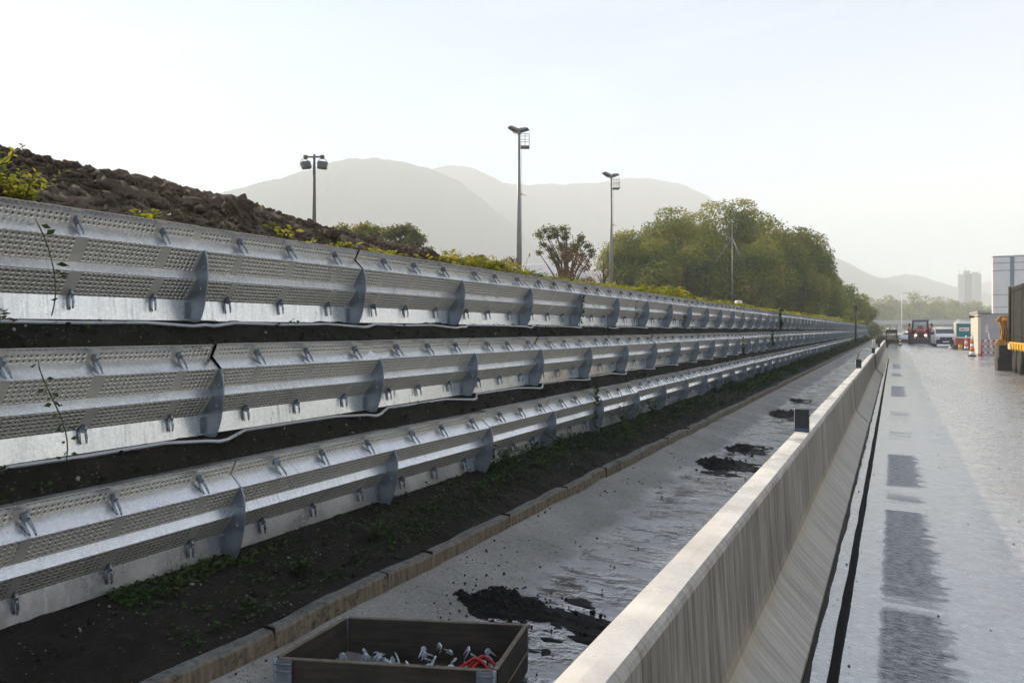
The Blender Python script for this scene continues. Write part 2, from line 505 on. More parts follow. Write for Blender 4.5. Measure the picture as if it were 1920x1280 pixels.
def concrete_barrier_mat():
    t = NT('slipformed_concrete'); o = t.oc(); z = t.sep(o)[2]
    g = t.n.new("ShaderNodeNewGeometry"); nz = t.sep(g.outputs["Normal"])[2]
    streak = t.noise(t.scalev(o, (1.0, 30, 1.8)), 1.0, 7, 0.70, 0.35)
    wide = t.noise(t.scalev(o, (1.0, 4.2, 0.5)), 1.0, 4, 0.6)
    blot = t.noise(o, 3.5, 6, 0.65)
    m = t.math('ADD', t.math('MULTIPLY', streak, 0.5), t.math('ADD', t.math('MULTIPLY', wide, 0.35), t.math('MULTIPLY', blot, 0.15)))
    col = t.ramp(m, [(0.34, (0.085, 0.078, 0.070)), (0.47, (0.21, 0.20, 0.185)), (0.56, (0.30, 0.285, 0.26)), (0.66, (0.47, 0.45, 0.42))])
    # stained face darkened, toe paled as painted shading; iron-brown water stain at the break
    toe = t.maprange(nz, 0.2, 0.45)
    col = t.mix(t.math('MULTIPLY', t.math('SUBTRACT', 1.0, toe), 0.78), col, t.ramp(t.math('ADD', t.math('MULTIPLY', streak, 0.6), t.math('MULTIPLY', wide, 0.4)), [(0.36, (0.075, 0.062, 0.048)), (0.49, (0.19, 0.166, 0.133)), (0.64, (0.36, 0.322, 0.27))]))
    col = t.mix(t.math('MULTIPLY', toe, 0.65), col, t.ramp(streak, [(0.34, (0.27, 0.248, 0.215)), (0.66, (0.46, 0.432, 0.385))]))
    st = t.math('MULTIPLY', t.maprange(t.math('ABSOLUTE', t.math('SUBTRACT', z, 0.245)), 0.085, 0.0), t.maprange(wide, 0.3, 0.7, 0.35, 1.0))
    col = t.mix(t.math('MULTIPLY', st, 0.7), col, (0.30, 0.225, 0.13))
    patchy = t.noise(t.scalev(o, (1, 0.7, 1.5)), 1.0, 5, 0.6)
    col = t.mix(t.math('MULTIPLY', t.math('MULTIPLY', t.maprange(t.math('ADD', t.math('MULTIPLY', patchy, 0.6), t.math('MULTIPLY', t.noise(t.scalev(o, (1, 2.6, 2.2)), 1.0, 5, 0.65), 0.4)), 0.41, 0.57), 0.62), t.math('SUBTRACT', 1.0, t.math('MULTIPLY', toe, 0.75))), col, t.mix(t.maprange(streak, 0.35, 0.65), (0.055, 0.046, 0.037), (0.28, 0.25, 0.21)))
    pore = t.math('MULTIPLY', t.maprange(t.voro(o, 70), 0.16, 0.08), t.maprange(t.noise(o, 11, 3), 0.5, 0.6))
    col = t.mix(t.math('MULTIPLY', pore, 0.7), col, (0.04, 0.035, 0.03))
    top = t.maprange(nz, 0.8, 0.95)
    topc = t.ramp(blot, [(0.3, (0.50, 0.48, 0.445)), (0.7, (0.76, 0.74, 0.70))])  # top coloured paler to stand in for sun and wet sheen
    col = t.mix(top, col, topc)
    wet = t.math('MULTIPLY', top, t.maprange(t.noise(o, 2.2, 4), 0.40, 0.56))
    slope = t.math('MULTIPLY', t.maprange(nz, 0.2, 0.45), t.math('SUBTRACT', 1.0, top))
    rough = t.math('SUBTRACT', t.math('SUBTRACT', 0.8, t.math('MULTIPLY', wet, 0.62)), t.math('MULTIPLY', slope, 0.22))
    t.set(color=col, rough=rough)
    t.bump(t.math('ADD', t.noise(o, 60, 5, 0.7), t.math('MULTIPLY', streak, 0.8)), 0.25, 0.008)
    return t.m
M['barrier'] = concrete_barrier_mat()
def kerbmat():
    t = NT('stained_kerb_concrete'); o = t.oc()
    g = t.n.new("ShaderNodeNewGeometry"); nz = t.sep(g.outputs["Normal"])[2]
    a = t.noise(t.scalev(o, (3, 2.2, 1.2)), 1.0, 6, 0.65); b = t.noise(o, 24, 5, 0.7); s = t.noise(t.scalev(o, (1, 26, 1.5)), 1.0, 5, 0.65)
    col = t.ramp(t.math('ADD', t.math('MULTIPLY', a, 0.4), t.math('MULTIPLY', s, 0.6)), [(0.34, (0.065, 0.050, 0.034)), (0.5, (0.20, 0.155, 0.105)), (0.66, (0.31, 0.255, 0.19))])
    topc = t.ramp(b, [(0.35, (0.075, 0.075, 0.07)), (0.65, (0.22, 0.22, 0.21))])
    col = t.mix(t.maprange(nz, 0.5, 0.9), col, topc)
    col = t.mix(t.math('MULTIPLY', t.maprange(t.math('ADD', t.math('MULTIPLY', a, 0.5), t.math('MULTIPLY', b, 0.5)), 0.52, 0.62), 0.85), col, (0.02, 0.017, 0.013))
    t.set(color=col, rough=0.88); t.bump(t.math('ADD', b, s), 0.7, 0.02)
    return t.m
M['kerb'] = kerbmat()

def channelmat():
    t = NT('wet_channel_concrete'); o = t.oc(); X = t.sep(o)[0]
    a = t.noise(o, 1.5, 6, 0.65); b = t.noise(o, 40, 4, 0.7); c = t.noise(t.scalev(o, (2.2, 4.5, 1)), 1.0, 5, 0.65)
    floor = t.maprange(t.math('ADD', X, t.math('MULTIPLY', t.math('SUBTRACT', a, 0.5), 0.7)), -2.42, -2.22)
    dryc = t.ramp(t.math('ADD', t.math('MULTIPLY', a, 0.5), t.math('MULTIPLY', b, 0.5)), [(0.35, (0.085, 0.081, 0.072)), (0.65, (0.27, 0.26, 0.237))])
    # crumbs of soil on the dry slope
    sp = t.math('MULTIPLY', t.maprange(t.voro(o, 46), 0.30, 0.18), t.maprange(t.noise(o, 6, 5, 0.7), 0.44, 0.54))
    dryc = t.mix(t.math('MULTIPLY', sp, 0.9), dryc, (0.02, 0.017, 0.014))
    wetc = t.ramp(c, [(0.38, (0.016, 0.013, 0.010)), (0.48, (0.045, 0.042, 0.038)), (0.64, (0.15, 0.147, 0.14))])
    col = t.mix(floor, dryc, wetc)
    mud = t.math('MULTIPLY', t.maprange(t.noise(o, 1.3, 6, 0.62, 0.5), 0.46, 0.56), floor)
    col = t.mix(t.math('MULTIPLY', mud, 0.7), col, (0.085, 0.060, 0.035))
    t.b.inputs['IOR'].default_value = 2.6
    pud = t.math('MULTIPLY', floor, t.maprange(c, 0.60, 0.46))
    rough = t.math('SUBTRACT', t.math('SUBTRACT', 0.85, t.math('MULTIPLY', floor, 0.40)), t.math('MULTIPLY', pud, 0.39))
    t.link(t.maprange(floor, 0, 1, 0.4, 1.0), t.b.inputs['Specular IOR Level'])
    t.set(color=col, rough=rough)
    h = t.math('ADD', t.math('MULTIPLY', b, t.math('SUBTRACT', 1.0, t.math('MULTIPLY', pud, 0.9))), t.math('ADD', t.math('MULTIPLY', c, 1.2), t.math('MULTIPLY', t.noise(t.scalev(o, (5, 9, 1)), 1.0, 4, 0.6), 1.6)))
    t.bump(h, 0.55, 0.014)
    return t.m
M['channel'] = channelmat()
M['rubber'] = simple('black_rubber', (0.008, 0.008, 0.009), 0.9, 0, 0.3, 20, 0.2, 0.15)
M['black'] = simple('black_plastic', (0.016, 0.019, 0.020), 0.5, 0, 0.2, 12)
M['blue'] = simple('blue_reflection_and_column', (0.035, 0.065, 0.13), 0.4, 0, 0.2, 12)
M['steel'] = simple('pole_steel', (0.22, 0.225, 0.22), 0.5, 0.4, 0.2, 3)
M['brownsteel'] = simple('weathered_pole', (0.115, 0.105, 0.095), 0.6, 0.2, 0.25, 3)
M['lampbody'] = simple('flood_housing', (0.20, 0.19, 0.175), 0.5, 0.3, 0.2, 6)
M['lampglass'] = simple('flood_glass', (0.10, 0.10, 0.10), 0.4, 0.0, 0.1, 6)
M['white'] = simple('white_paint', (0.74, 0.74, 0.73), 0.4, 0, 0.06, 4)
M['cream'] = simple('cream_paint', (0.66, 0.62, 0.54), 0.5, 0, 0.08, 3)
M['cladding'] = simple('pale_cladding', (0.78, 0.75, 0.74), 0.5, 0, 0.05, 2)
M['seam'] = simple('cladding_seam', (0.19, 0.17, 0.18), 0.6, 0, 0.2, 4)
M['bluegrey'] = simple('blue_grey_steel', (0.26, 0.29, 0.34), 0.5, 0.1, 0.15, 4)
M['cabin'] = simple('cabin_grey', (0.42, 0.41, 0.42), 0.6, 0, 0.08, 2)
M['teal'] = simple('teal_plastic', (0.008, 0.19, 0.20), 0.45, 0, 0.12, 3)
M['red'] = simple('red_plastic', (0.48, 0.045, 0.025), 0.45, 0, 0.2, 4)
M['orange'] = simple('orange_plastic', (0.70, 0.14, 0.03), 0.5, 0, 0.15, 4)
M['tractor'] = simple('tractor_red', (0.42, 0.055, 0.035), 0.4, 0, 0.15, 4)
M['yellow'] = simple('machine_yellow', (0.70, 0.42, 0.05), 0.5, 0, 0.2, 4)
M['ochre'] = simple('excavator_orange', (0.46, 0.19, 0.018), 0.55, 0, 0.45, 5)
M['tarp'] = simple('dark_tarpaulin', (0.011, 0.012, 0.009), 0.7, 0, 0.35, 2, 0.3)
M['darkblock'] = simple('damp_concrete_block', (0.055, 0.053, 0.047), 0.8, 0, 0.35, 3, 0.5)
M['tyre'] = simple('tyre_rubber', (0.018, 0.018, 0.018), 0.75, 0, 0.3, 9)
M['rim'] = simple('wheel_rim', (0.42, 0.38, 0.32), 0.45, 0.3, 0.3, 8)
M['glass'] = simple('dark_glass', (0.02, 0.028, 0.035), 0.08, 0, 0.2, 2, 0, 0.8)
M['lens'] = simple('headlight_lens', (0.75, 0.72, 0.6), 0.15, 0, 0.1, 2)
M['bumper'] = simple('dark_bumper', (0.022, 0.026, 0.038), 0.45, 0, 0.2, 4)
def lampmat():
    t = NT('lit_headlamp'); t.set(color=(0.9, 0.8, 0.6), rough=0.3)
    t.b.inputs["Emission Color"].default_value = (1, 0.80, 0.5, 1); t.b.inputs["Emission Strength"].default_value = 1.2
    return t.m
M['lit'] = lampmat()
def woodmat():
    t = NT('weathered_plywood'); o = t.oc()
    gr = t.noise(t.scalev(o, (3, 3, 30)), 1.0, 6, 0.65); b = t.noise(o, 5, 4)
    col = t.ramp(t.math('ADD', t.math('MULTIPLY', gr, 0.6), t.math('MULTIPLY', b, 0.4)), [(0.35, (0.014, 0.012, 0.010)), (0.68, (0.075, 0.062, 0.049))])
    t.set(color=col, rough=0.75); t.bump(gr, 0.3, 0.005)
    return t.m
M['wood'] = woodmat()
M['woodpale'] = simple('worn_wood_edge', (0.15, 0.125, 0.09), 0.75, 0, 0.4, 16, 0.3)
M['bark'] = simple('bark', (0.075, 0.058, 0.042), 0.9, 0, 0.4, 5, 0.5)
M['stemgreen'] = simple('plant_stem', (0.075, 0.075, 0.03), 0.7, 0, 0.3, 9)
M['leaf_big'] = leafmat('autumn_tree_leaves', [(0.1, (0.075, 0.125, 0.018)), (0.5, (0.22, 0.25, 0.030)), (0.9, (0.46, 0.36, 0.040))], 0.45, 0.22, 0.28)
M['leaf_green'] = leafmat('olive_leaves', [(0.1, (0.075, 0.10, 0.026)), (0.5, (0.15, 0.17, 0.045)), (0.9, (0.25, 0.23, 0.05))], 0.4, 0.4)
M['leaf_rust'] = leafmat('rust_leaves', [(0.1, (0.09, 0.045, 0.02)), (0.5, (0.16, 0.075, 0.03)), (0.9, (0.22, 0.11, 0.04))], 0.4, 0.4)
M['leaf_yellow'] = leafmat('yellow_green_leaves', [(0.1, (0.11, 0.13, 0.02)), (0.5, (0.22, 0.22, 0.03)), (0.9, (0.34, 0.28, 0.035))], 0.5, 0.5)
M['leaf_far'] = leafmat('far_tree_leaves', [(0.1, (0.09, 0.15, 0.022)), (0.5, (0.26, 0.28, 0.03)), (0.9, (0.52, 0.40, 0.04))], 0.35, 0.05, 0.28)
M['leaf_weed'] = leafmat('weed_leaves', [(0.1, (0.10, 0.15, 0.018)), (0.45, (0.24, 0.27, 0.026)), (0.75, (0.40, 0.34, 0.035)), (0.95, (0.30, 0.19, 0.05))], 0.55, 1.2)
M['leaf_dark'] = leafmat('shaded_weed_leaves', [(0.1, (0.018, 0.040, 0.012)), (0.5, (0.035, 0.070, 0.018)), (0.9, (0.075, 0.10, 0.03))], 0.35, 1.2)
M['leaf_vine'] = leafmat('vine_leaves', [(0.1, (0.02, 0.05, 0.012)), (0.5, (0.045, 0.085, 0.02)), (0.9, (0.09, 0.12, 0.03))], 0.35, 2)
M['straw'] = simple('dry_stalk', (0.30, 0.25, 0.12), 0.7, 0, 0.3, 9)
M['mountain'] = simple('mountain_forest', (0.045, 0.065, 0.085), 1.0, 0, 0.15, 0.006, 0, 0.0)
M['bridge'] = simple('overpass_concrete', (0.45, 0.46, 0.47), 0.8, 0, 0.12, 0.4)
M['tower'] = simple('tower_cladding', (0.36, 0.36, 0.36), 0.7, 0, 0.08, 0.05)
M['towerdark'] = simple('tower_recess', (0.06, 0.075, 0.11), 0.6, 0, 0.1, 0.05)
M['redstrap'] = simple('red_strap', (0.42, 0.02, 0.015), 0.55, 0, 0.2, 20)
M['whiteclip'] = simple('pale_zinc', (0.52, 0.58, 0.66), 0.35, 0.35, 0.2, 20)
M['stone'] = simple('pale_stone', (0.30, 0.28, 0.25), 0.85, 0, 0.3, 12, 0.4)

# ------------------------------------------------------------------ the setting
SN, CS = math.sin(YAW), math.cos(YAW)
def at(px, py, depth):
    """a real place: photo pixel (1920 wide) taken at a chosen distance"""
    xn = (px-960)/1280.0; yn = (617-py)/1280.0
    return Vector((depth*(-SN+xn*CS), depth*(CS+xn*SN), 1.65+depth*yn))

# ground sheet to the horizon
xs = np.concatenate([[-2900,-2000,-900,-400,-200], np.linspace(-120, 120, 25), [200,400,900,2000,2900]])
ys = np.concatenate([[-800,-500,-150], np.linspace(-60, 480, 40), [700,1200,2500,3400]])
X, Y = np.meshgrid(xs, ys)
g = struct(grid("ground", X, Y, np.full_like(X, -0.36), M['field']))

# road
ys = np.concatenate([np.arange(-8, 40, 0.5), np.arange(40, 560, 10)])
xs = np.array([-0.46, -0.1, 0.4, 1, 2, 4, 8, 16, 45])
X, Y = np.meshgrid(xs, ys)
struct(grid("road", X, Y, np.zeros_like(X), M['road']))
# far carriageway beyond the barrier's end
# dark joint strip between barrier foot and asphalt
def strip(name, y0, y1, xc, w, z, mat, wob, seed, h=0.012):
    n = int((y1-y0)/0.08)
    yy = np.linspace(y0, y1, n)
    a = xc - w/2 + wob*fbm(yy*2.3, yy*0+seed, 4, seed); b = xc + w/2 + wob*fbm(yy*2.9, yy*0+seed+9, 4, seed+5)
    V = []
    for dx, dz in ((a-0.006, 0), (a, h), (b, h), (b+0.006, 0)):
        V.append(np.stack([dx, yy, np.full(n, z)+dz], 1))
    V = np.concatenate(V)
    i = np.arange(n-1)
    F = np.concatenate([np.stack([i+k*n, i+(k+1)*n, i+(k+1)*n+1, i+k*n+1], 1) for k in range(3)])
    return np_obj(name, V, F, mat)
struct(strip("joint_strip", 1.2, 44, -0.250, 0.036, 0.002, M['rubber'], 0.003, 3, 0.018))
struct(strip("gutter_edge", 1.2, 44, -0.362, 0.020, 0.002, M['mud'], 0.008, 8, 0.008))

# drainage channel: dry slope, wet floor
ys = np.concatenate([np.arange(-4, 30, 0.12), np.arange(30, 140, 1.0)])
prof = [(-0.95,-0.21),(-1.3,-0.215),(-1.8,-0.21),(-2.15,-0.20),(-2.36,-0.185),(-2.5,-0.155),(-2.7,-0.115),(-2.94,-0.076)]
pd = np.interp(np.linspace(0, 1, 34), np.linspace(0, 1, len(prof)), [p[0] for p in prof])
pz = np.interp(pd[::-1], [p[0] for p in prof][::-1], [p[1] for p in prof][::-1])[::-1]
X, Y = np.meshgrid(pd, ys)
Z = np.tile(pz, (len(ys), 1)) + 0.008*fbm(X*4, Y*4, 4, 11)*np.clip((Y < 35), 0, 1)
struct(grid("drainage_channel", X, Y, Z, M['channel']))

# kerb between channel and soil
mb = MB()
yy = np.concatenate([np.arange(-4, 30, 0.06), np.arange(30, 138, 2)])
n = len(yy)
w = 0.009*fbm(yy*1.5, yy*0, 5, 5); hh = 0.010*fbm(yy*2.6, yy*0+3, 5, 6)
ring = [(-2.925,-0.10),(-2.930,0.012),(-2.945,0.027),(-3.015,0.028),(-3.03,0.015),(-3.03,-0.1)]
V = []
for (x, z) in ring: V.append(np.stack([x+w, yy, z+(hh if z > 0 else 0*hh)], 1))
V = np.concatenate(V); i = np.arange(n-1)
F = np.concatenate([np.stack([i+k*n, i+(k+1)*n, i+(k+1)*n+1, i+k*n+1], 1) for k in range(5)])
kb = struct(np_obj("kerb", V, F, M['kerb'], None, False))
# open joints in the kerb
mb = MB()
for k, yj in enumerate([2.6,3.55,4.05,5.2,6.4,7.5,8.7,10,11.2,12.5,14,15.5,17,19,21]):
    mb.box((-3.02, yj-0.004, -0.08), (-2.9275, yj+0.004, 0.0295+0.004), 0)
struct(mb.build("kerb_joint", M['mud']))

# soil bank with the terraces between the rows
bank = [(3.00,-0.2),(3.015,0.015),(3.06,0.035),(3.2,0.075),(3.35,0.118),(3.5,.15),(3.65,.17),(3.80,.195),(3.85,.22),
        (3.85,0.74),(3.725,0.772),(3.78,0.80),(3.84,0.85),(3.90,0.905),(3.96,0.965),(4.02,1.02),
        (4.03,1.46),(3.885,1.515),(3.93,1.54),(3.99,1.59),(4.05,1.65),(4.11,1.715),(4.16,1.78),(4.17,2.22),(4.035,2.285),(4.08,2.305),(4.14,2.32),(4.22,2.34)]
def dens(b, k):
    t = np.arange(len(b)); tt = np.linspace(0, len(b)-1, (len(b)-1)*k+1)
    return np.interp(tt, t, [p[0] for p in b]), np.interp(tt, t, [p[1] for p in b])
bd, bz = dens(bank, 3)
ys = np.concatenate([np.arange(-3, 12, 0.035), np.arange(12, 40, 0.2), np.arange(40, 134, 1.0)])
D, Y = np.meshgrid(bd, ys); Z0 = np.tile(bz, (len(ys), 1))
vis = np.ones_like(D)
nz = fbm(D*9+Z0*5, Y*9, 5, 21, 0.6)*0.014 + np.maximum(fbm(D*4+Z0*3, Y*3, 3, 22), 0)*0.02
struct(grid("soil_bank", -(D+nz*0.3), Y, Z0+nz, M['dirt']))

# heaped earth behind the top row
ridY = [-6, 1.5, 2.66, 3.47, 4.55, 5.5, 6.98, 9.1, 11, 13, 18, 135]
ridZ = [3.15, 3.10, 3.02, 2.97, 2.98, 2.86, 2.76, 2.60, 2.46, 2.38, 2.36, 2.36]
ds = np.concatenate([np.arange(4.10, 8.0, 0.045), np.arange(8, 20, 0.6), np.arange(20, 130, 8)])
ys = np.concatenate([np.arange(-4, 16, 0.05), np.arange(16, 140, 1.5)])
D, Y = np.meshgrid(ds, ys)
rz = np.interp(Y, ridY, ridZ)
f = np.interp(D, [4.05, 4.35, 4.9, 5.5, 6.0, 6.6, 9, 14, 200], [0.0, 0.10, 0.45, 0.83, 1.0, 1.0, 0.6, 0.0, 0.0])
base = np.interp(Y, [-10, 130, 140], [2.32, 2.25, -0.3])
Z = base + (rz-2.32)*f
rough = np.clip((rz-2.36)/0.35, 0.12, 1)*np.clip(f*1.6, 0.15, 1)
b1 = np.abs(fbm(D*3.2, Y*3.2, 4, 31, 0.55)); b2 = np.abs(fbm(D*8.5, Y*8.5, 4, 35, 0.6))
Z = Z + rough*((0.5-b1)*0.09 + (0.45-b2)*0.07 + 0.020*fbm(D*22, Y*22, 3, 39, 0.6) + 0.06*fbm(D*1.3, Y*1.3, 2, 37) - 0.03)
struct(grid("earth_mound", -D, Y, Z, M['mound']))
def mound_z(D_, Y_):
    r = np.interp(Y_, ridY, ridZ); f_ = np.interp(D_, [4.05,4.35,4.9,5.5,6.0,6.6,9,14,200], [0,.1,.45,.83,1,1,.6,0,0])
    return np.interp(Y_, [-10,130,140], [2.32,2.25,-0.3]) + (r-2.32)*f_

# crumbled clods on the mound: nobody could count them
rs = np.random.default_rng(5)
n_ = 26000
y = rs.uniform(0.3, 11.5, n_); d = 4.14 + 2.6*rs.random(n_)**0.9
r = 0.004 + 0.011*rs.random(n_)**2 + 0.030*rs.random(n_)**14
r = np.where(d < 4.4, r*0.75, r)
P = np.stack([-d, y, mound_z(d, y) + r*0.3 + 0.03*rs.random(n_)*np.clip((d-4.2)*2, 0, 1)], 1)
stuff(lump_field("earth_clods", P, r, M['mound'], 3, 4, 0.38), "crumbled brown clods lying all over the heaped earth", "clods")
# stones and crumbs on the dark terraces and the bank
n_ = 3000
y = 0.8 + 18*rs.random(n_)**1.6; w = rs.integers(0, 4, n_)
d = np.where(w == 0, rs.uniform(3.74, 3.93, n_), np.where(w == 1, rs.uniform(3.9, 4.08, n_), rs.uniform(3.07, 3.75, n_)))
z = np.where(w == 0, np.interp(d, [3.725,3.84,3.96],[.772,.85,.965]), np.where(w == 1, np.interp(d, [3.885,3.99,4.11],[1.515,1.59,1.715]), np.interp(d, [3.06,3.5,3.65,3.8],[.035,.15,.17,.195])))
r = 0.0035 + 0.010*rs.random(n_)**5
pale = rs.random(n_) < 0.16
P = np.stack([-d, y, z+0.010], 1)
stuff(lump_field("gravel", P[pale], r[pale], M['stone'], 4, 3, .5), "pale stones scattered over the dark soil bank", "gravel")
stuff(lump_field("soil_lumps", P[~pale], r[~pale]*1.5, M['dirt'], 5, 3, .5), "dark soil lumps lying on the terraces and the bank", "soil lumps")
for (d, y, r, lab) in ((4.9, 3.95, 0.13, "large brown earth lump standing out of the mound above the third clip"),
                       (4.62, 4.75, 0.075, "rounded earth lump low on the mound face, right of the largest lump"),
                       (4.75, 7.55, 0.115, "upright dark earth lump at the low right end of the mound"),
                       (4.5, 6.1, 0.085, "flat earth lump near the double floodlight pole, half sunk in the mound")):
    mb = MB(); mb.lump((0,0,0), r, int(d*1000+y*10), 0, 1.0, 22, 0.55, False)
    tag(mb.build("earth_lump", M['mound'], None, (-d, y, mound_z(d, y)+r*0.35)), lab, "earth lump", "big lumps in the heaped earth")

# mountains far off
def ridge(name, pts, depth, front, back, seed, extra=6.0):
    px = np.array([p[0] for p in pts], float); py = np.array([p[1] for p in pts], float)
    xx = np.linspace(px[0], px[-1], 220)
    yy = np.interp(xx, px, py)
    k = np.ones(9)/9; yy2 = np.convolve(np.pad(yy, 4, 'edge'), k, 'valid')
    yy2 = yy2 + 1.6*fbm(xx*0.05, xx*0, 4, seed) + 0.7*fbm(xx*0.3, xx*0, 3, seed+4)
    top = np.array([at(a, b, depth) for a, b in zip(xx, yy2)])
    fw = np.array([-SN, CS, 0.0])
    cols = []
    for s_ in np.linspace(-1, 1, 25):
        if s_ <= 0:
            q = 1+s_; off = front*s_; h = q**0.8
        else:
            off = back*s_; h = (1-s_)**0.9
        P = top.copy(); P += fw*off
        spur = fbm(xx*0.02+s_*2, np.full_like(xx, s_*4), 4, seed+9)
        P[:, 2] = -0.3 + (top[:, 2]+0.3)*np.clip(h + 0.05*spur*(1-abs(2*h-1))*(h < 0.98), 0, 1)
        cols.append(P)
    A = np.stack(cols, 1)
    struct(grid(name, A[:, :, 0], A[:, :, 1], A[:, :, 2], M['mountain']))
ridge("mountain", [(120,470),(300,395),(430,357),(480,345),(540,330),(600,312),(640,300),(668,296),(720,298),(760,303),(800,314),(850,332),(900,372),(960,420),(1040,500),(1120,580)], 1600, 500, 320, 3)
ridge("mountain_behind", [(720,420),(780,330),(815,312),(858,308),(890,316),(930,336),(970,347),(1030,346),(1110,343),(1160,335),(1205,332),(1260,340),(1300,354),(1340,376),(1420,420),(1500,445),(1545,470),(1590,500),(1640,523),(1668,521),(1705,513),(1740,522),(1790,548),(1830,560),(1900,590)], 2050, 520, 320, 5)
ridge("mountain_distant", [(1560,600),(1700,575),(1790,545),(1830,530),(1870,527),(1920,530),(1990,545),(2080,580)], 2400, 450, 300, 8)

# ------------------------------------------------------------------ the three rows of the barrier wall
PIT = 1.53
Y0 = 2.94
NP = 84
PROF = [(.055,.60),(.010,.516),(.100,.441),(.005,.312),(.040,.261),(-.080,.132),(-.065,0.0)]
def panel_mesh():
    L = PIT-0.006
    mb = MB(); uv = []
    th = 0.004
    # outward sheet
    for k in range(6):
        (d0, z0), (d1, z1) = PROF[k], PROF[k+1]
        mi = 1 if k in (0, 2, 4) else 0
        ln = math.hypot(d1-d0, z1-z0)
        rows = {0: 3, 2: 5, 4: 5}.get(k, 3)
        pad = (ln - rows*0.0295)/2
        mb.add([(d0,0,z0),(d0,L,z0),(d1,L,z1),(d1,0,z1)], [(0,3,2,1)], mi)
        uv += [(0,-pad),(0,ln-pad),(L,ln-pad),(L,-pad)]
    # folded top lip, back sheet, end edges
    P2 = [(-0.035,.588),(-0.035,.600)] + PROF + [(-.071,0.0)] + [(d-th, z+0.002) for d, z in PROF[::-1]][1:-1] + [(0.05,.588)]
    n = len(P2)
    def q(a, b):
        mb.add([(a[0],0,a[1]),(a[0],L,a[1]),(b[0],L,b[1]),(b[0],0,b[1])], [(0,3,2,1)], 0)
        uv.extend([(9,-1)]*4)
    q(P2[0], P2[1]); q(P2[1], P2[2])
    for k in range(8, n-1): q(P2[k], P2[k+1])
    q(P2[-1], P2[0])
    return mb, uv
pmb, uv = panel_mesh()
pmb.uv = None
def panel_obj():
    o = pmb.build("panel", [M['galv'], M['perf']])
    me = o.data
    l = me.uv_layers.new(name="UVMap")
    # rows that stay clear of the band's rims
    vals = []
    for lp in range(len(me.loops)): vals.append((0.0, 0.0))
    for p in me.polygons:
        u = uv[p.index*4:(p.index+1)*4] if False else None
    # rebuild per polygon from its vertices
    for p in me.polygons:
        ys_ = [me.vertices[me.loops[i].vertex_index].co for i in p.loop_indices]
        if p.index < 6:
            (d0, z0), (d1, z1) = PROF[p.index], PROF[p.index+1]
            ln = math.hypot(d1-d0, z1-z0); rows = {0: 3, 2: 5, 4: 5}.get(p.index, 3); pad = (ln-rows*0.0295)/2
            for i, c in zip(p.loop_indices, ys_):
                t_ = abs(c.z-z0)/abs(z1-z0)*ln
                vals[i] = (c.y, t_-pad+0.0)
        else:
            for i in p.loop_indices: vals[i] = (0.0, -1.0)
    l.data.foreach_set("uv", np.asarray(vals).ravel())
    return o
proto_panel = panel_obj()

def rib_mesh(point):
    out = [(-.066,0.0),(-.081,.132),(.039,.261),(.004,.312),(.099,.441),(.104,.446),(.118,.42),(.132,.385),(.138,.34),(.139,.29),(.134,.235),(.122,.17),(.104,.10),(.080,.04),(.055,-.005)]
    out += [(-.015,-.075),(-.03,-.06)] if point else [(.02,-.012)]
    mb = MB(); mb.prism(out, -0.0045, 0.0045, 'XZ')
    # embossed bolt heads
    for (d, z) in ((.10, .33), (.07, .20)):
        mb.lathe([(0.012, -0.010), (0.012, -0.002), (0.006, 0.0)], (d, -0.004, z), 8, 'Y')
    # flange standing in the foot of the panel
    mb.box((-.078, -0.030, .012), (-.058, -0.0045, .118))
    return mb
def hook(mb, base, foot, mi=0):
    """bent zinc clip: two prongs hanging from a round head"""
    (d0, z0), (d1, z1) = base, foot
    w = 0.012
    for sx, off in ((0, 0.006), (1, 0.046)):
        pts = []
        for t_ in np.linspace(0, 1, 5):
            pts.append((d0+off+(d1-d0)*t_*0.9, 0.004*math.sin(t_*3)*(1 if sx else -1), z0+(z1-z0)*t_*(1.0 if not sx else 0.92)))
        mb.tube(pts, [0.007,0.0078,0.0075,0.0066,0.0045], 6, mi)
    arc = [(d0+0.026-0.020*math.cos(a), 0, z0+0.022*math.sin(a)) for a in np.linspace(0, math.pi, 7)]
    mb.tube(arc, 0.009, 6, mi)
    n = 12
    mb.prism([(d0+0.036+0.022*math.cos(2*math.pi*k/n), z0+0.006+0.025*math.sin(2*math.pi*k/n)) for k in range(n)], -0.006, 0.006, 'XZ', mi)
UPPER = ((.022,.530),(.090,.448)); LOWER = ((-.078,.135),(-.066,.052))
def clip_obj(which):
    mb = MB(); b = UPPER if which == 0 else LOWER
    hook(mb, b[0], b[1]); return mb.build("clip", M['clip'])
protoclip = [clip_obj(0), clip_obj(1)]
protorib = [rib_mesh(False).build("rib", M['fin']), rib_mesh(True).build("rib", M['fin'])]
rs = np.random.default_rng(12)
ROWS = [("top row of perforated steel wall panels below the heaped earth and weeds", 4.03, 1.705, 0.619, 0, 0.004),
        ("middle row of perforated steel wall panels between two dark soil terraces", 3.88, 0.961, 0.592, 0, 0.006),
        ("lowest row of perforated steel wall panels standing above the dark soil bank and kerb", 3.72, 0.196, 0.61, 1, 0.011)]
first_p = True; first_c = [True, True]; first_r = [True, True]
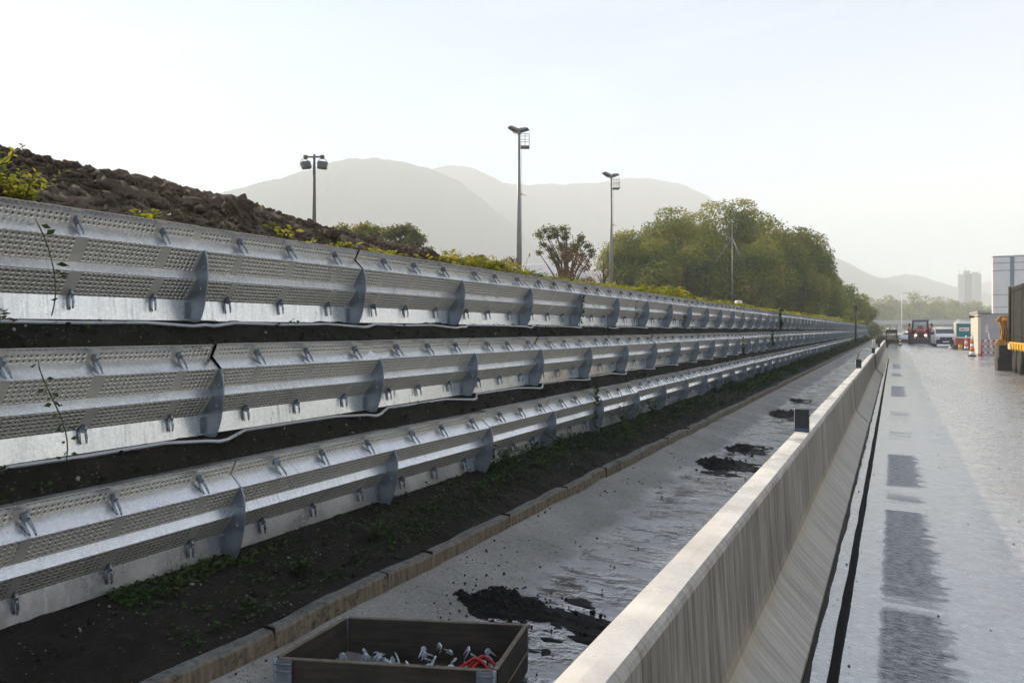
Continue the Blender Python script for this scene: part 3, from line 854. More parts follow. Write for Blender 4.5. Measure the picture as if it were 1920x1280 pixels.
for ri, (lab, D0, z0, h, pt, jit) in enumerate(ROWS):
    root = thing("noise_barrier", lab, "noise barrier", (-D0, Y0-(0.035, 0.02, 0.0)[ri], z0), 0, "stacked rows of the steel noise barrier")
    root.scale = (1, 1, h/0.6)
    cm = MB(); tmpl = [MB(), MB()]
    hook(tmpl[0], *UPPER); hook(tmpl[1], *LOWER)
    for k in range(-2, NP-2):
        p = proto_panel if first_p else proto_panel.copy()
        if not first_p: COL.objects.link(p)
        first_p = False
        p.parent = root
        p.location = (rs.normal(0, jit*0.5), k*PIT+0.003, rs.normal(0, jit*0.3))
        p.rotation_euler = (R(rs.normal(0, 0.10 if ri < 2 else 0.22)), R(rs.normal(0, 0.7)), R(rs.normal(0, 0.25)))
        rb = protorib[pt]
        if not first_r[pt]:
            rb = rb.copy(); COL.objects.link(rb)
        first_r[pt] = False
        rb.parent = p; rb.location = (0.001, PIT-0.003, 0)
        for fr in (0.2, 0.5, 0.83):
            for w in (0, 1):
                yy = fr*PIT + rs.normal(0, 0.008)
                if k < 14:
                    c = protoclip[w]
                    if not first_c[w]:
                        c = c.copy(); COL.objects.link(c)
                    first_c[w] = False
                    c.parent = p; c.location = (0, yy, 0); c.rotation_euler = (0, 0, rs.normal(0, 0.12))
                else:
                    t_ = tmpl[w]
                    b = len(cm.v)
                    cm.v.extend([(x, y+yy+k*PIT, z) for x, y, z in t_.v])
                    cm.f.extend([tuple(i+b for i in f_) for f_ in t_.f]); cm.m.extend(t_.m); cm.sm.extend(t_.sm)
    o = cm.build("clip", M['clip'], root); o["kind"] = "stuff"

# conduits hanging under the two upper rows
for (D0, z0, lab) in ((4.02, 1.705, "thin grey conduit running along the foot of the top steel row"), (3.88, 0.961, "thin grey conduit dipping under the ribs of the middle steel row")):
    pts = []
    for k in range(-2, NP-2):
        yb = Y0 + k*PIT
        pts += [(-D0-0.055, yb+0.30+0.02*rs.normal(), z0-0.012), (-D0-0.055+0.004*rs.normal(), yb+0.75, z0-0.018+0.004*rs.normal()), (-D0-0.05, yb+1.18+0.02*rs.normal(), z0-0.014),
                (-D0+0.03, yb+PIT-0.07, z0-0.034+0.006*rs.normal()), (-D0+0.075, yb+PIT-0.01, z0-0.036+0.004*rs.normal()), (-D0+0.065, yb+PIT+0.06, z0-0.034)]
    mb = MB(); mb.tube(pts, 0.0125, 6)
    tag(mb.build("conduit", M['conduit']), lab, "conduit", "conduits along the steel rows")

# ------------------------------------------------------------------ concrete barrier in three lengths
def barrier(y0, y1, shift, lab, cap0=True):
    n = max(2, int((y1-y0)/(0.06 if y0 < 12 else 0.5)))
    yy = np.linspace(y0, y1, n)
    r = 0.016
    prof = [(-.370,-.02),(-.376,.028),(-.535,.186),(-.558,.212),(-.573,.240),(-.582,.275),(-.588,.33),(-.612+0.002,.735),(-.618,.752),(-.632,.764),(-.69,.767),(-.745,.764),(-.758,.750),(-.764,.73),(-.79,.25),(-.804,.222),(-.99,.03),(-1.0,-.24)]
    V = []
    for (x, z) in prof:
        wob = 0.0035*fbm(yy*3.0+x*7, yy*0+z*11, 3, 41)*(1 if z > 0.7 else 0.5)
        V.append(np.stack([x+shift+wob, yy, z+wob*(z > .7)], 1))
    V = np.concatenate(V); i = np.arange(n-1); m = len(prof)
    F = np.concatenate([np.stack([i+k*n, i+k*n+1, i+(k+1)*n+1, i+(k+1)*n], 1) for k in range(m-1)])
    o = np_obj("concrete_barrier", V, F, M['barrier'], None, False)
    # end faces
    import bmesh
    bm = bmesh.new(); bm.from_mesh(o.data); bm.verts.ensure_lookup_table()
    for e in (0, n-1):
        try:
            f_ = bm.faces.new([bm.verts[k*n+e] for k in range(m)]); f_.smooth = False
        except ValueError: pass
    bmesh.ops.recalc_face_normals(bm, faces=bm.faces)
    bm.to_mesh(o.data); bm.free()
    return tag(o, lab, "concrete barrier", "lengths of concrete road barrier")
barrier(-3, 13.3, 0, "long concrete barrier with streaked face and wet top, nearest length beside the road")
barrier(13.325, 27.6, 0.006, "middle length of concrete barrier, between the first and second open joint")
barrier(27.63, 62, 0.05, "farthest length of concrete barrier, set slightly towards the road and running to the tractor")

# square marker posts on the barrier top
def marker(y, x, lab, w=0.115, h=0.195):
    t = thing("marker_post", lab, "marker post", (x, y, 0.766), R(4+rs.normal(0, 2)), "marker posts on the barrier")
    mb = MB(); mb.rbox((-w/2, -0.03, 0.035), (w/2, 0.03, h), 0.005); mb.build("post", M['black'], t)
    mb = MB(); mb.rbox((-w/2-0.001, -0.031, 0.0), (w/2+0.001, 0.031, 0.034), 0.004); mb.build("foot", M['blue'], t)  # blue base block added in place of the sky's reflection
    mb = MB(); mb.box((-w/2-0.004, -0.031, 0.036), (-w/2-0.0005, 0.031, h-0.004)); mb.build("edge_strip", M['white'], t)
marker(6.37, -0.692, "black marker post above a blue painted reflection, nearest on the wet barrier top")
marker(17.38, -0.70, "black marker post at the second joint of the barrier, next after the nearest")
marker(28.4, -0.66, "black marker post in front of the white hoop, third along the barrier")
marker(37.8, -0.64, "black marker post beyond the white hoop, farthest on the barrier")
for (x, y, lab) in ((-0.66, 50, "thin pale stake behind the far barrier, left of the two"), (-0.58, 52, "thin pale stake behind the far barrier, right of the two")):
    mb = MB(); mb.tube([(0,0,0.0),(0.01,0,1.18)], 0.035, 6); tag(mb.build("stake", M['cream'], None, (x-0.55, y, -0.2)), lab, "stake", "stakes behind the barrier")

# mud heaps left on the channel floor
for k, (x, y, sx, sy, h, lab) in enumerate(((-2.32, 3.95, .42, .24, .062, "large black mud heap on the wet channel floor behind the wooden crate"),
        (-2.12, 9.45, .30, .30, .07, "dark mud heap in the channel, second beyond the wooden crate"),
        (-2.08, 10.9, .22, .30, .05, "small low mud heap in the channel, just beyond the second heap"),
        (-2.08, 15.8, .33, .50, .07, "flat mud heap in the channel left of the nearest marker post"),
        (-2.2, 18.9, .18, .4, .05, "smallest far mud heap in the channel near the kerb"))):
    m_ = 90
    a, b = np.meshgrid(np.linspace(-2.0, 2.0, m_), np.linspace(-2.0, 2.0, m_))
    rr = a*a+b*b
    q = np.clip(1-rr+0.5*fbm(a*2.2+k*7, b*2.2, 3, 50+k), 0, 1)
    film = np.clip((1.9-rr*0.55)/1.9 + 0.9*fbm(a*1.8+k*3, b*2.6, 5, 80+k, 0.6) - 0.35, -0.5, 1)
    Z = h*q**0.8*(0.7+0.55*np.abs(fbm(a*6+k, b*6, 4, 60+k, 0.65))) + 0.014*np.clip(q*3, 0, 1)*fbm(a*14, b*14, 2, 70+k) + np.clip(film*0.02, -0.03, 0.006)
    o = grid("mud_heap", a*sx, b*sy, Z, M['mud']); o.location = (x, y, -0.204)
    tag(o, lab, "mud heap", "mud heaps in the channel")
n_ = 2600
y = 1.6 + 17*rs.random(n_)**1.7
x = np.where(rs.random(n_) < 0.62, rs.uniform(-2.90, -2.3, n_), rs.uniform(-2.3, -1.15, n_))
x = np.where((x > -2.3) & (rs.random(n_) < 0.5), x-0.5, x)
keep = fbm(x*1.6, y*1.3, 3, 91) > -0.12
x, y = x[keep], y[keep]; n_ = len(x)
z = np.interp(-x, [0.95,2.15,2.36,2.5,2.7,2.94], [-.21,-.20,-.185,-.155,-.115,-.076])
r = 0.0022 + 0.009*rs.random(n_)**5
P1 = np.stack([x, y, z+r*.3], 1); R1 = r
# crumbs fallen around the heaps
hx = []; hr = []
for (cx, cy, sx, sy) in ((-2.32,3.95,.5,.32),(-2.12,9.45,.4,.45),(-2.08,10.9,.3,.45),(-2.08,15.8,.45,.7)):
    k = 240; a = rs.uniform(0, 6.28, k); q_ = 0.6+0.9*rs.random(k)**2
    hx.append(np.stack([np.clip(cx+sx*q_*np.cos(a), -2.8, -1.1), cy+sy*q_*np.sin(a), np.full(k, -0.196)], 1)); hr.append(0.004+0.016*rs.random(k)**4)
k = 160; yy = 2.2+11*rs.random(k)**1.4; xx = np.where(rs.random(k) < .6, rs.uniform(-0.375, -0.19, k), rs.uniform(-0.2, 1.7, k))
P3 = np.stack([xx, yy, np.full(k, .002)], 1); R3 = 0.002+0.006*rs.random(k)**3
stuff(lump_field("soil_crumbs", np.concatenate([P1]+hx+[P3]), np.concatenate([R1]+hr+[R3]), M['mud'], 6, 3, .5), "dark soil crumbs strewn over channel and road", "crumbs")

# ------------------------------------------------------------------ vegetation
def unit(n, r):
    v = r.normal(size=(n, 3)); return v/np.linalg.norm(v, axis=1, keepdims=True)
def leaf_geo(C, size, aspect, r, up=0.3, T=None, O=None):
    """pointed leaves (4 corners, folded along the middle) at points C"""
    n = len(C)
    if T is None:
        T = unit(n, r); T[:, 2] = T[:, 2]*0.8 - 0.1; T /= np.linalg.norm(T, axis=1, keepdims=True)
    N = unit(n, r); N[:, 2] = np.abs(N[:, 2])+up
    if O is not None:
        N = O*1.25 + unit(n, r)*0.75
        N /= np.linalg.norm(N, axis=1, keepdims=True)
    S = np.cross(T, N); S /= np.linalg.norm(S, axis=1, keepdims=True)+1e-9
    U = np.cross(S, T)
    L = size[:, None]; Wd = L*aspect
    a = C; m = C+T*L*0.45; tip = C+T*L - U*L*0.10
    V = np.stack([a, m+S*Wd*0.5+U*L*0.05, tip, m-S*Wd*0.5+U*L*0.05], 1).reshape(-1, 3)
    F = np.arange(n*4).reshape(n, 4)
    return V, F
def crown(blobs, count, size, r, aspect=0.6, up=0.3, holes=0.0, inner=0.62, shag=0.15):
    w = np.array([b[1][0]*b[1][1]+b[1][0]*b[1][2] for b in blobs]); w /= w.sum()
    pts = []; outs = []
    for (c, rad), q in zip(blobs, w):
        k = max(8, int(count*q))
        u = unit(k, r)
        rr = (inner + (1-inner)*r.random(k)**0.55)*(1+shag*fbm(u[:, 0]*2.3+c[0], u[:, 1]*2.3+u[:, 2]*1.9+c[1], 3, 3))
        rr *= np.where(r.random(k) < 0.05, 1.12, 1)
        p = np.array(c)+u*rr[:, None]*np.array(rad)
        if holes > 0:
            kf = (vnoise(p[:, 0]*1.3/rad[0]*2, p[:, 2]*1.3/rad[0]*2+p[:, 1]/rad[0], 9) > -1+holes*1.2)
            p = p[kf]; u = u[kf]
        pts.append(p); outs.append(u)
    P = np.concatenate(pts)
    return leaf_geo(P, size*(0.6+0.8*r.random(len(P))), aspect, r, up, None, np.concatenate(outs))

def tree(name, label, px, toppy, depth, wpx, z0, seed, count, lsize, mat, group=None, bottom=None, nbl=14, holes=0.0, blob=0.36, cat="tree", squash=1.0, limbs=9, puffs=None):
    r = np.random.default_rng(seed)
    c = at(px, toppy, depth); top = c.z; rad = wpx/2*depth/1280
    root = thing(name, label, cat, (c.x, c.y, z0), 0, group)
    H = top - z0
    lo = bottom if bottom is not None else H*0.22
    cz = (H+lo)/2; rz = (H-lo)/2
    blobs = []
    for i in range(nbl):
        u = unit(1, r)[0]
        q = 0.72*r.random()**0.4
        b = rad*blob*r.uniform(0.8, 1.25)
        bz = b*r.uniform(0.65, 0.95)
        p = (u[0]*rad*q, u[1]*rad*q*squash, cz+u[2]*max(0.1, rz-bz)*min(1, q*1.35))
        blobs.append((p, (b, b, bz)))
    blobs.append(((rad*0.1*r.normal(), 0, H-rad*blob*0.8), (rad*blob*1.1, rad*blob*1.1, rad*blob*0.8)))
    if puffs:
        blobs = []
        for (bx, by, br) in puffs:
            q = at(bx, by, depth); b = br*depth/1280
            blobs.append(((q.x-c.x, q.y-c.y+r.normal()*b, q.z-z0), (b*r.uniform(1.2, 2.0), b*r.uniform(1.2, 2.0), b*r.uniform(0.8, 1.25))))
    V, F = crown(blobs, count, lsize, r, holes=holes, inner=0.08 if puffs else 0.62, shag=0.75 if puffs else 0.15)
    np_obj("crown", V, F, mat, root)
    mb = MB()
    tr = max(0.05, H*0.022)
    mb.tube([(0, 0, -0.3), (tr*0.4, 0, H*0.2), (-tr*0.3, tr*0.2, H*0.45), (0, 0, H*0.8)], [tr*1.3, tr, tr*0.75, tr*0.25], 8)
    for i, (p, rd) in enumerate(blobs[:limbs]):
        h0 = H*r.uniform(0.15, 0.4)
        mid = (p[0]*0.45+tr*r.normal(), p[1]*0.45, h0+(p[2]-h0)*0.6)
        mb.tube([(0, 0, h0), mid, p], [tr*0.55, tr*0.38, tr*0.12], 6)
    mb.build("trunk", M['bark'], root)
    return root

# the big wooded clump beyond the wall
G = "broadleaf trees of the big clump behind the wall"
clump = [(1178, 430, 78, 112, "rounded yellow green tree at the clump's left edge, right of the farthest floodlight pole"),
         (1262, 388, 80, 120, "bright olive tree with a lumpy top, second in the clump from its left edge"),
         (1340, 376, 87, 120, "tall tree at the back of the clump whose crown reaches the mountain skyline"),
         (1398, 371, 86, 105, "tallest tree of the clump with a flat rounded top above the guyed mast"),
         (1320, 440, 76, 130, "dark shaded tree low at the front of the clump, just left of the guyed mast"),
         (1462, 408, 81, 125, "broad dark tree in the right half of the clump, right of the tallest"),
         (1505, 424, 83, 105, "dark tree near the right shoulder of the clump"),
         (1535, 470, 85, 85, "smaller dark tree at the sloping right end of the clump"),
         (1410, 450, 75, 150, "dark shaded tree at the front of the clump right behind the guyed mast"),
         (1228, 450, 75, 120, "yellowish tree at the front left of the clump beside the farthest floodlight pole"),
         (1492, 490, 78, 110, "low dark tree at the front of the clump above the weeds on its right side"),
         (1300, 398, 84, 120, "olive tree filling the clump's top between the lumpy one and the back one"),
         (1238, 414, 82, 110, "olive tree low behind the lumpy topped one at the clump's left"),
         (1432, 396, 88, 110, "dark tree at the clump's back, just right of its tallest crown"),
         (1560, 520, 92, 60, "thin feathery tree trailing off at the right foot of the clump")]
for i, (px, ty, dp, w, lab) in enumerate(clump):
    tree("tree", lab, px, ty, dp, w, 2.2, 100+i, 30000 if i != 14 else 9000, 0.28, M['leaf_big'], G, bottom=-0.6, nbl=34, blob=0.50)
tree("tree", "open branching tree with gaps between its leaf tufts, left of the wooded clump", 1062, 424, 55, 104, 2.2, 131, 5200, 0.16, M['leaf_green'], None, bottom=1.8, nbl=34, blob=0.24, limbs=34,
     puffs=[(1004,437,6),(1012,443,5),(1021,432,6),(1036,429,6),(1050,428,7),(1045,441,8),(1030,444,5),(1019,459,7),(1028,466,6),(1013,474,5),(1064,447,7),(1062,438,5),(1088,444,6),(1093,452,6),(1098,460,6),(1106,470,6),(1054,462,8),(1035,481,7),(1076,460,7),(1081,468,6),(1060,474,8),(1044,490,7),(1090,478,6),(1108,480,5),(1070,484,8)])
tree("shrub", "rust brown shrub below the open branching tree", 1075, 466, 50, 84, 2.2, 132, 3600, 0.16, M['leaf_rust'], None, bottom=0.3, nbl=10, cat="shrub", blob=0.4)
tree("shrub", "reddish shrub right behind the base of the tall floodlight pole", 955, 482, 46, 66, 2.2, 133, 2200, 0.15, M['leaf_rust'], None, bottom=0.3, nbl=8, cat="shrub", blob=0.45)
tree("shrub", "pale nearly bare shrub between the rust shrub and the farthest floodlight pole", 1132, 452, 57, 52, 2.2, 134, 260, 0.14, M['leaf_yellow'], None, bottom=0.5, nbl=9, cat="shrub", blob=0.4)
tree("tree", "yellow green treetops showing over the heaped earth, right of the double floodlight pole", 680, 426, 62, 120, 1.5, 135, 6500, 0.24, M['leaf_yellow'], "treetops behind the heaped earth", bottom=1.5, limbs=12,
     puffs=[(640,440,9),(655,434,9),(672,429,9),(688,427,8),(703,433,10),(718,440,9),(665,448,14),(695,448,14),(648,456,10)])
tree("tree", "olive treetop spreading right of the upright earth lump", 752, 430, 60, 100, 1.5, 136, 6500, 0.22, M['leaf_green'], "treetops behind the heaped earth", bottom=1.5, limbs=12,
     puffs=[(728,442,9),(742,436,9),(757,431,9),(771,438,10),(783,447,9),(794,458,8),(745,454,13),(772,458,13),(805,470,7)])
for i, (px, ty, dp, w, z0, lab, mt, n, bt) in enumerate((
        (1594, 532, 112, 66, 2.0, "yellow green tree past the clump's right end, above the far end of the wall", 'leaf_big', 5200, .3),
        (1622, 566, 118, 44, 1.8, "dark green bush between the yellow tree and the overpass", 'leaf_big', 3200, .2),
        (1572, 572, 100, 70, 2.0, "bright yellow bush growing over the far end of the top row", 'leaf_yellow', 3600, .1),
        (1605, 585, 112, 54, 1.9, "yellow grass green bush at the very end of the steel wall", 'leaf_yellow', 2600, .1),
        (1634, 602, 134, 40, -0.3, "dark brown green bush closing off the end of the steel wall", 'leaf_green', 3200, .1))):
    tree("bush", lab, px, ty, dp, w, z0, 150+i, n, 0.34, M[mt], "bushes at the far end of the wall", bottom=bt-.4, nbl=24, cat="bush", blob=0.40)

# far belt of trees behind the overpass
far = [(1628,556,40),(1650,560,44),(1668,553,46),(1690,562,40),(1712,547,50),(1736,553,52),(1758,556,46),(1776,560,42),(1794,562,44),(1812,566,40),(1830,563,44),(1852,573,34),(1640,572,40),(1702,572,52),(1748,574,50),(1786,576,48)]
where = ["leftmost of the belt", "second from the belt's left end", "beside the pale road lamp", "low one right of the pale lamp", "highest of the belt", "right beside the highest one",
         "above the white van", "left of the tower block", "just below the tower's left edge", "in front of the tower's middle", "under the tower's right edge", "over the grey cabin roof",
         "in front, far left over the overpass", "in front, above the tractor", "in front, above the gap between tractor and van", "in front, above the teal toilet"]
for i, ((px, ty, w), wh) in enumerate(zip(far, where)):
    dp = 390+ (i % 4)*14 if i < 12 else 368
    tree("tree", "hazy green tree of the far belt, " + wh, px, ty, dp, w, -0.4, 200+i, 4200, 1.0, M['leaf_far'], "hazy trees beyond the overpass", bottom=-1.0, nbl=30, blob=0.38)

# weeds along the crest above the top row
r = np.random.default_rng(21)
Vs = []; n0 = 0
def weeds(ny, yfun, dfun, zfun, hfun, lsize, per, mat, name, label, stalks=True):
    Ls = []; Ts = []; Ss = []; SV = []; SF = []; nb = 0
    for k in range(ny):
        y = yfun(k); d = dfun(y); z = zfun(d, y); h = hfun(y, d)
        if h <= 0.01: continue
        lean = r.normal(size=2)*0.25*h
        m_ = max(3, int(per*r.uniform(0.6, 1.4)))
        t = r.random(m_)**0.7
        C = np.stack([-d+lean[0]*t, y+lean[1]*t, z+h*t], 1)
        a = r.uniform(0, 2*math.pi, m_)
        T = np.stack([np.cos(a), np.sin(a), r.uniform(-0.3, 0.7, m_)], 1); T /= np.linalg.norm(T, axis=1, keepdims=True)
        C = C + T*0.02
        Ls.append(C); Ts.append(T); Ss.append(lsize(y)*r.uniform(0.6, 1.4, m_))
        # stalk as a thin 3-sided blade
        w_ = 0.0025+0.00012*y
        b = np.array([-d, y, z-0.02]); e = np.array([-d+lean[0], y+lean[1], z+h])
        SV += [b+[w_,0,0], b+[-w_*.5,w_*.8,0], b+[-w_*.5,-w_*.8,0], e]
        SF += [[nb,nb+1,nb+3],[nb+1,nb+2,nb+3],[nb+2,nb,nb+3]]; nb += 4
    V, F = leaf_geo(np.concatenate(Ls), np.concatenate(Ss), 0.55, r, 0.4, np.concatenate(Ts))
    b = len(V); SV = np.array(SV); SF = np.array(SF)+b
    F3 = np.concatenate([F[:, [0,1,2]], F[:, [0,2,3]], SF])
    return stuff(np_obj(name, np.concatenate([V, SV]), F3, mat), label, "weeds")
def crest_h(y, d):
    if vnoise(y*1.1, d*2.0, 71) < -0.25: return 0
    p = vnoise(y*0.55, 3.0, 77)*0.5+vnoise(y*1.7, 8.0, 78)*0.5
    if y < 6.4: return 0 if r.random() < 0.93 else 0.05
    g = np.interp(y, [6.4, 8, 9, 10, 13, 17, 22, 30, 60, 125], [0.10, 0.14, 0.10, .05, 0.18, 0.20, 0.10, 0.13, 0.3, 0.9])
    if y > 22 and r.random() < 0.25: return 0
    return max(0, g*(0.75+0.8*p)*r.uniform(0.5, 1.25))
weeds(3600, lambda k: 4+118*r.random()**2.0, lambda y: 4.06+ (0.5+0.02*y)*r.random()**1.3, lambda d, y: float(mound_z(d, y))-0.01, crest_h,
      lambda y: 0.05+0.0022*y, 7, M['leaf_weed'], "weeds", "sunlit yellow green weeds along the crest above the top steel row")
# grass blades in the crest
def blades(n, yf, df, zf, hf, wf, mat, name, label):
    V = []; F = []
    for k in range(n):
        y = yf(); d = df(y); h = hf(y); 
        if h <= 0: continue
        z = zf(d, y); w_ = wf(y); a = r.uniform(0, 6.28); l = r.normal(size=2)*0.3*h
        dx, dy = math.cos(a)*w_, math.sin(a)*w_
        b = len(V)
        V += [(-d-dx, y-dy, z-.01), (-d+dx, y+dy, z-.01), (-d+dx*.7+l[0]*.35, y+dy*.7+l[1]*.35, z+h*.55), (-d-dx*.7+l[0]*.35, y-dy*.7+l[1]*.35, z+h*.55), (-d+l[0], y+l[1], z+h)]
        F += [(b, b+1, b+2), (b, b+2, b+3), (b+3, b+2, b+4)]
    return stuff(np_obj(name, np.array(V), np.array(F), mat), label, "grass")
blades(2600, lambda: 6.5+110*r.random()**1.8, lambda y: 4.05+(0.4+0.02*y)*r.random(), lambda d, y: float(mound_z(d, y)), lambda y: r.uniform(0.05, 0.20)*(1+y*0.014)*(1 if vnoise(y*0.8, 2, 5) > -0.3 else 0.4), lambda y: 0.003+0.0002*y, M['leaf_yellow'], "grass", "yellowing grass blades among the weeds on the crest")
# green growth on the lowest soil bank, under the lowest row
def low_h(y, d):
    p = vnoise(y*0.9, d*3, 90)
    g = np.interp(y, [1, 3, 4.5, 5.5, 8, 14, 30, 120], [0.012, 0.03, 0.04, 0.09, 0.12, 0.11, 0.16, 0.5])
    return g*(0.5+0.9*max(0, p+0.3))*r.uniform(0.4, 1.2) if (p > -0.15 or r.random() < 0.2) else 0
bankz = lambda d, y: float(np.interp(d, [3.0, 3.06, 3.2, 3.35, 3.5, 3.65, 3.8], [.02, .035, .075, .115, .15, .17, .195]))
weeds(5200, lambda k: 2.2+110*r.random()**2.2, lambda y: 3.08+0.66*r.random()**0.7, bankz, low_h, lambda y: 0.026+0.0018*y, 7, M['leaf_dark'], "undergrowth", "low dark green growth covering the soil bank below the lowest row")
terr = lambda d, y: float(np.interp(d, [3.725, 3.84, 3.96], [.772, .85, .965])) if d < 3.88 else float(np.interp(d, [3.89, 3.99, 4.11], [1.515, 1.59, 1.715]))
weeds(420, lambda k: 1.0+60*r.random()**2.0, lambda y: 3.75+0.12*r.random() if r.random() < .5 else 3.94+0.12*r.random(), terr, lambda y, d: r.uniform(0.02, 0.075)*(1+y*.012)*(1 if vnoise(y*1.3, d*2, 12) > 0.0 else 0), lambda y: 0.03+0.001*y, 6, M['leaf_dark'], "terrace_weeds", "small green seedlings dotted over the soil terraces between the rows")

def plant(name, label, cat, loc, h, nst, spread, lsize, mat, seed, per=16, aspect=0.36, droop=0.0, group=None):
    q = np.random.default_rng(seed)
    root = thing(name, label, cat, loc, 0, group)
    mb = MB(); C = []; T = []; S = []
    for s_ in range(nst):
        a = q.uniform(0, 6.28); sp = spread*q.uniform(0.2, 1); hh = h*q.uniform(0.55, 1.05)
        pts = [(0.3*sp*math.cos(a)*t**1.4*2.2, 0.3*sp*math.sin(a)*t**1.4*2.2, hh*t) for t in np.linspace(0, 1, 6)]
        mb.tube(pts, [0.006*h/0.4, 0.005*h/.4, .004*h/.4, .0035*h/.4, .003*h/.4, .0015*h/.4], 5)
        for j in range(per):
            t = (0.12+0.88*(j+0.5)/per); i0 = min(4, int(t*5)); f_ = t*5-i0
            p = np.array(pts[i0])*(1-f_)+np.array(pts[i0+1])*f_
            b = j*2.4+q.normal()*0.4
            tv = np.array([math.cos(b), math.sin(b), 0.55-droop+0.3*q.normal()]); tv /= np.linalg.norm(tv)
            C.append(p); T.append(tv); S.append(lsize*(1.15-0.55*t)*q.uniform(0.7, 1.2))
    V, F = leaf_geo(np.array(C), np.array(S), aspect, q, 0.7, np.array(T))
    np_obj("foliage", V, F, mat, root)
    mb.build("stem", M['stemgreen'], root)
    return root
plant("leafy_plant", "tall sunlit yellow green plant with pointed leaves at the left end of the mound", "plant", (-4.26, 1.74, 2.30), 0.36, 26, 0.42, 0.075, M['leaf_weed'], 301, 18)
plant("leafy_plant", "smaller bright plant right beside the tall sunlit plant", "plant", (-4.18, 1.96, 2.30), 0.24, 18, 0.34, 0.065, M['leaf_weed'], 302, 12)
plant("leafy_plant", "little bright yellow leaf tuft on the wall crest before the mound", "plant", (-4.12, 2.62, 2.30), 0.11, 7, 0.22, 0.085, M['leaf_weed'], 303, 6, 0.7, 0.3)
plant("leafy_plant", "broad yellow blade leaves at the foot of the upright earth lump", "plant", (-4.2, 7.1, 2.34), 0.20, 6, 0.4, 0.20, M['leaf_weed'], 304, 3, 0.25, 0.2)
for i, (x, y, z, h, lab) in enumerate(((-3.30, 3.86, .10, .20, "dark grassy plant on the soil bank, above and right of the wooden crate's far corner"),
        (-3.28, 3.12, .10, .12, "small dark green plant on the bank above the wooden crate"),
        (-3.58, 6.25, .20, .26, "bushy nettle like plant touching the foot of the lowest row"),
        (-3.62, 7.6, .21, .22, "dark green plant on the bank right of the nettle like plant, near the climbing ivy"),
        (-3.60, 9.9, .21, .38, "tall leafy weed at the foot of the lowest row just past the climbing ivy"),
        (-3.62, 11.4, .21, .42, "tall straggling weed, farther along the foot of the lowest row"),
        (-4.02, 1.75, 1.60, .16, "dark drooping plant on the upper terrace at the photo's left edge"),
        (-3.84, 1.65, .86, .13, "dark creeping plant on the lower terrace at the photo's left edge"))):
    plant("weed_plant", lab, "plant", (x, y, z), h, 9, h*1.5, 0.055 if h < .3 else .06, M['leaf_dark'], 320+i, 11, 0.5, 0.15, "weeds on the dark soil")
# dry seed stalks against the sky
for i, (y, h, lx, ly, lab) in enumerate(((7.7, .30, .02, .1, "upright dry grass stalk near the upright earth lump"), (9.9, .42, -.1, -.85, "long dry stalk leaning left over the crest, left of the tall floodlight pole"), (11.6, .38, -.05, -.5, "dry stalk leaning over the crest close to the tall floodlight pole"), (12.9, .46, 0, .05, "upright seed stalk just left of the tall floodlight pole"))):
    mb = MB(); pts = [(lx*t**1.5, ly*t**1.5, h*t*(1.15-.15*t)) for t in np.linspace(0, 1, 7)]
    mb.tube(pts, [.005,.0045,.004,.0035,.003,.003,.002], 5)
    e = Vector(pts[-1])
    mb.tube([e-Vector((0, ly*.12, .05)), e-Vector((0, ly*.05, .015)), e+Vector((0, ly*.04, .0))], [.003, .012, .003], 6)
    tag(mb.build("dry_stalk", M['straw'], None, (-4.12, y, 2.33)), lab, "dry stalk", "dry stalks on the crest")

def vine(label, D0, y, z0, z1, n, lsize, seed, dx=0.14, sway=0.1, mat='leaf_vine'):
    q = np.random.default_rng(seed)
    root = thing("vine", label, "vine", (-D0+dx, y, z0), 0, "vines on the steel rows")
    ts = np.linspace(0, 1, 12)
    pts = [(0.02*math.sin(t*7+seed), sway*math.sin(t*3.1+seed)*(t), (z1-z0)*t) for t in ts]
    mb = MB(); mb.tube(pts, [0.0035]*11+[0.0015], 5); mb.build("stem", M['stemgreen'], root)
    P = np.array(pts); t = q.random(n)*11; i = np.minimum(10, t.astype(int)); f_ = (t-i)[:, None]
    C = P[i]*(1-f_)+P[i+1]*f_
    a = q.uniform(0, 6.28, n); T = np.stack([np.abs(np.cos(a))*.5, np.sin(a), q.uniform(-.5, .4, n)], 1); T /= np.linalg.norm(T, axis=1, keepdims=True)
    V, F = leaf_geo(C+T*0.015, lsize*q.uniform(.6, 1.3, n), 0.6, q, 0.2, T)
    np_obj("foliage", V, F, M[mat], root)
vine("thin vine with a few leaves crossing the top row at the photo's left edge", 4.02, 1.95, 1.72, 2.22, 9, .05, 1)
vine("thin vine with small leaf tufts crossing the middle row at the photo's left edge", 3.88, 1.95, .98, 1.50, 22, .034, 2, sway=.14)
vine("dense ivy hanging over the lowest row", 3.72, 8.72, .22, .88, 90, .06, 3, sway=.05)
vine("dark creeper climbing the top row above the ivy", 4.02, 8.95, 1.66, 2.15, 50, .045, 4)
vine("big dark ivy mass on the far part of the top row", 4.02, 28.2, 1.6, 2.42, 180, .13, 5, sway=.1)
vine("creeper hanging over the middle row, below the big ivy mass", 3.88, 25.3, .95, 1.7, 90, .10, 6)
vine("small creeper on the top row above the bushy part of the bank", 4.02, 11.3, 1.68, 2.1, 26, .055, 7)
vine("creeper rising from the lower terrace onto the middle row", 3.88, 20.0, .95, 1.4, 60, .09, 8)
vine("small creeper at the foot of the top row near the start of the far stretch", 4.02, 14.4, 1.66, 1.95, 36, .06, 9)

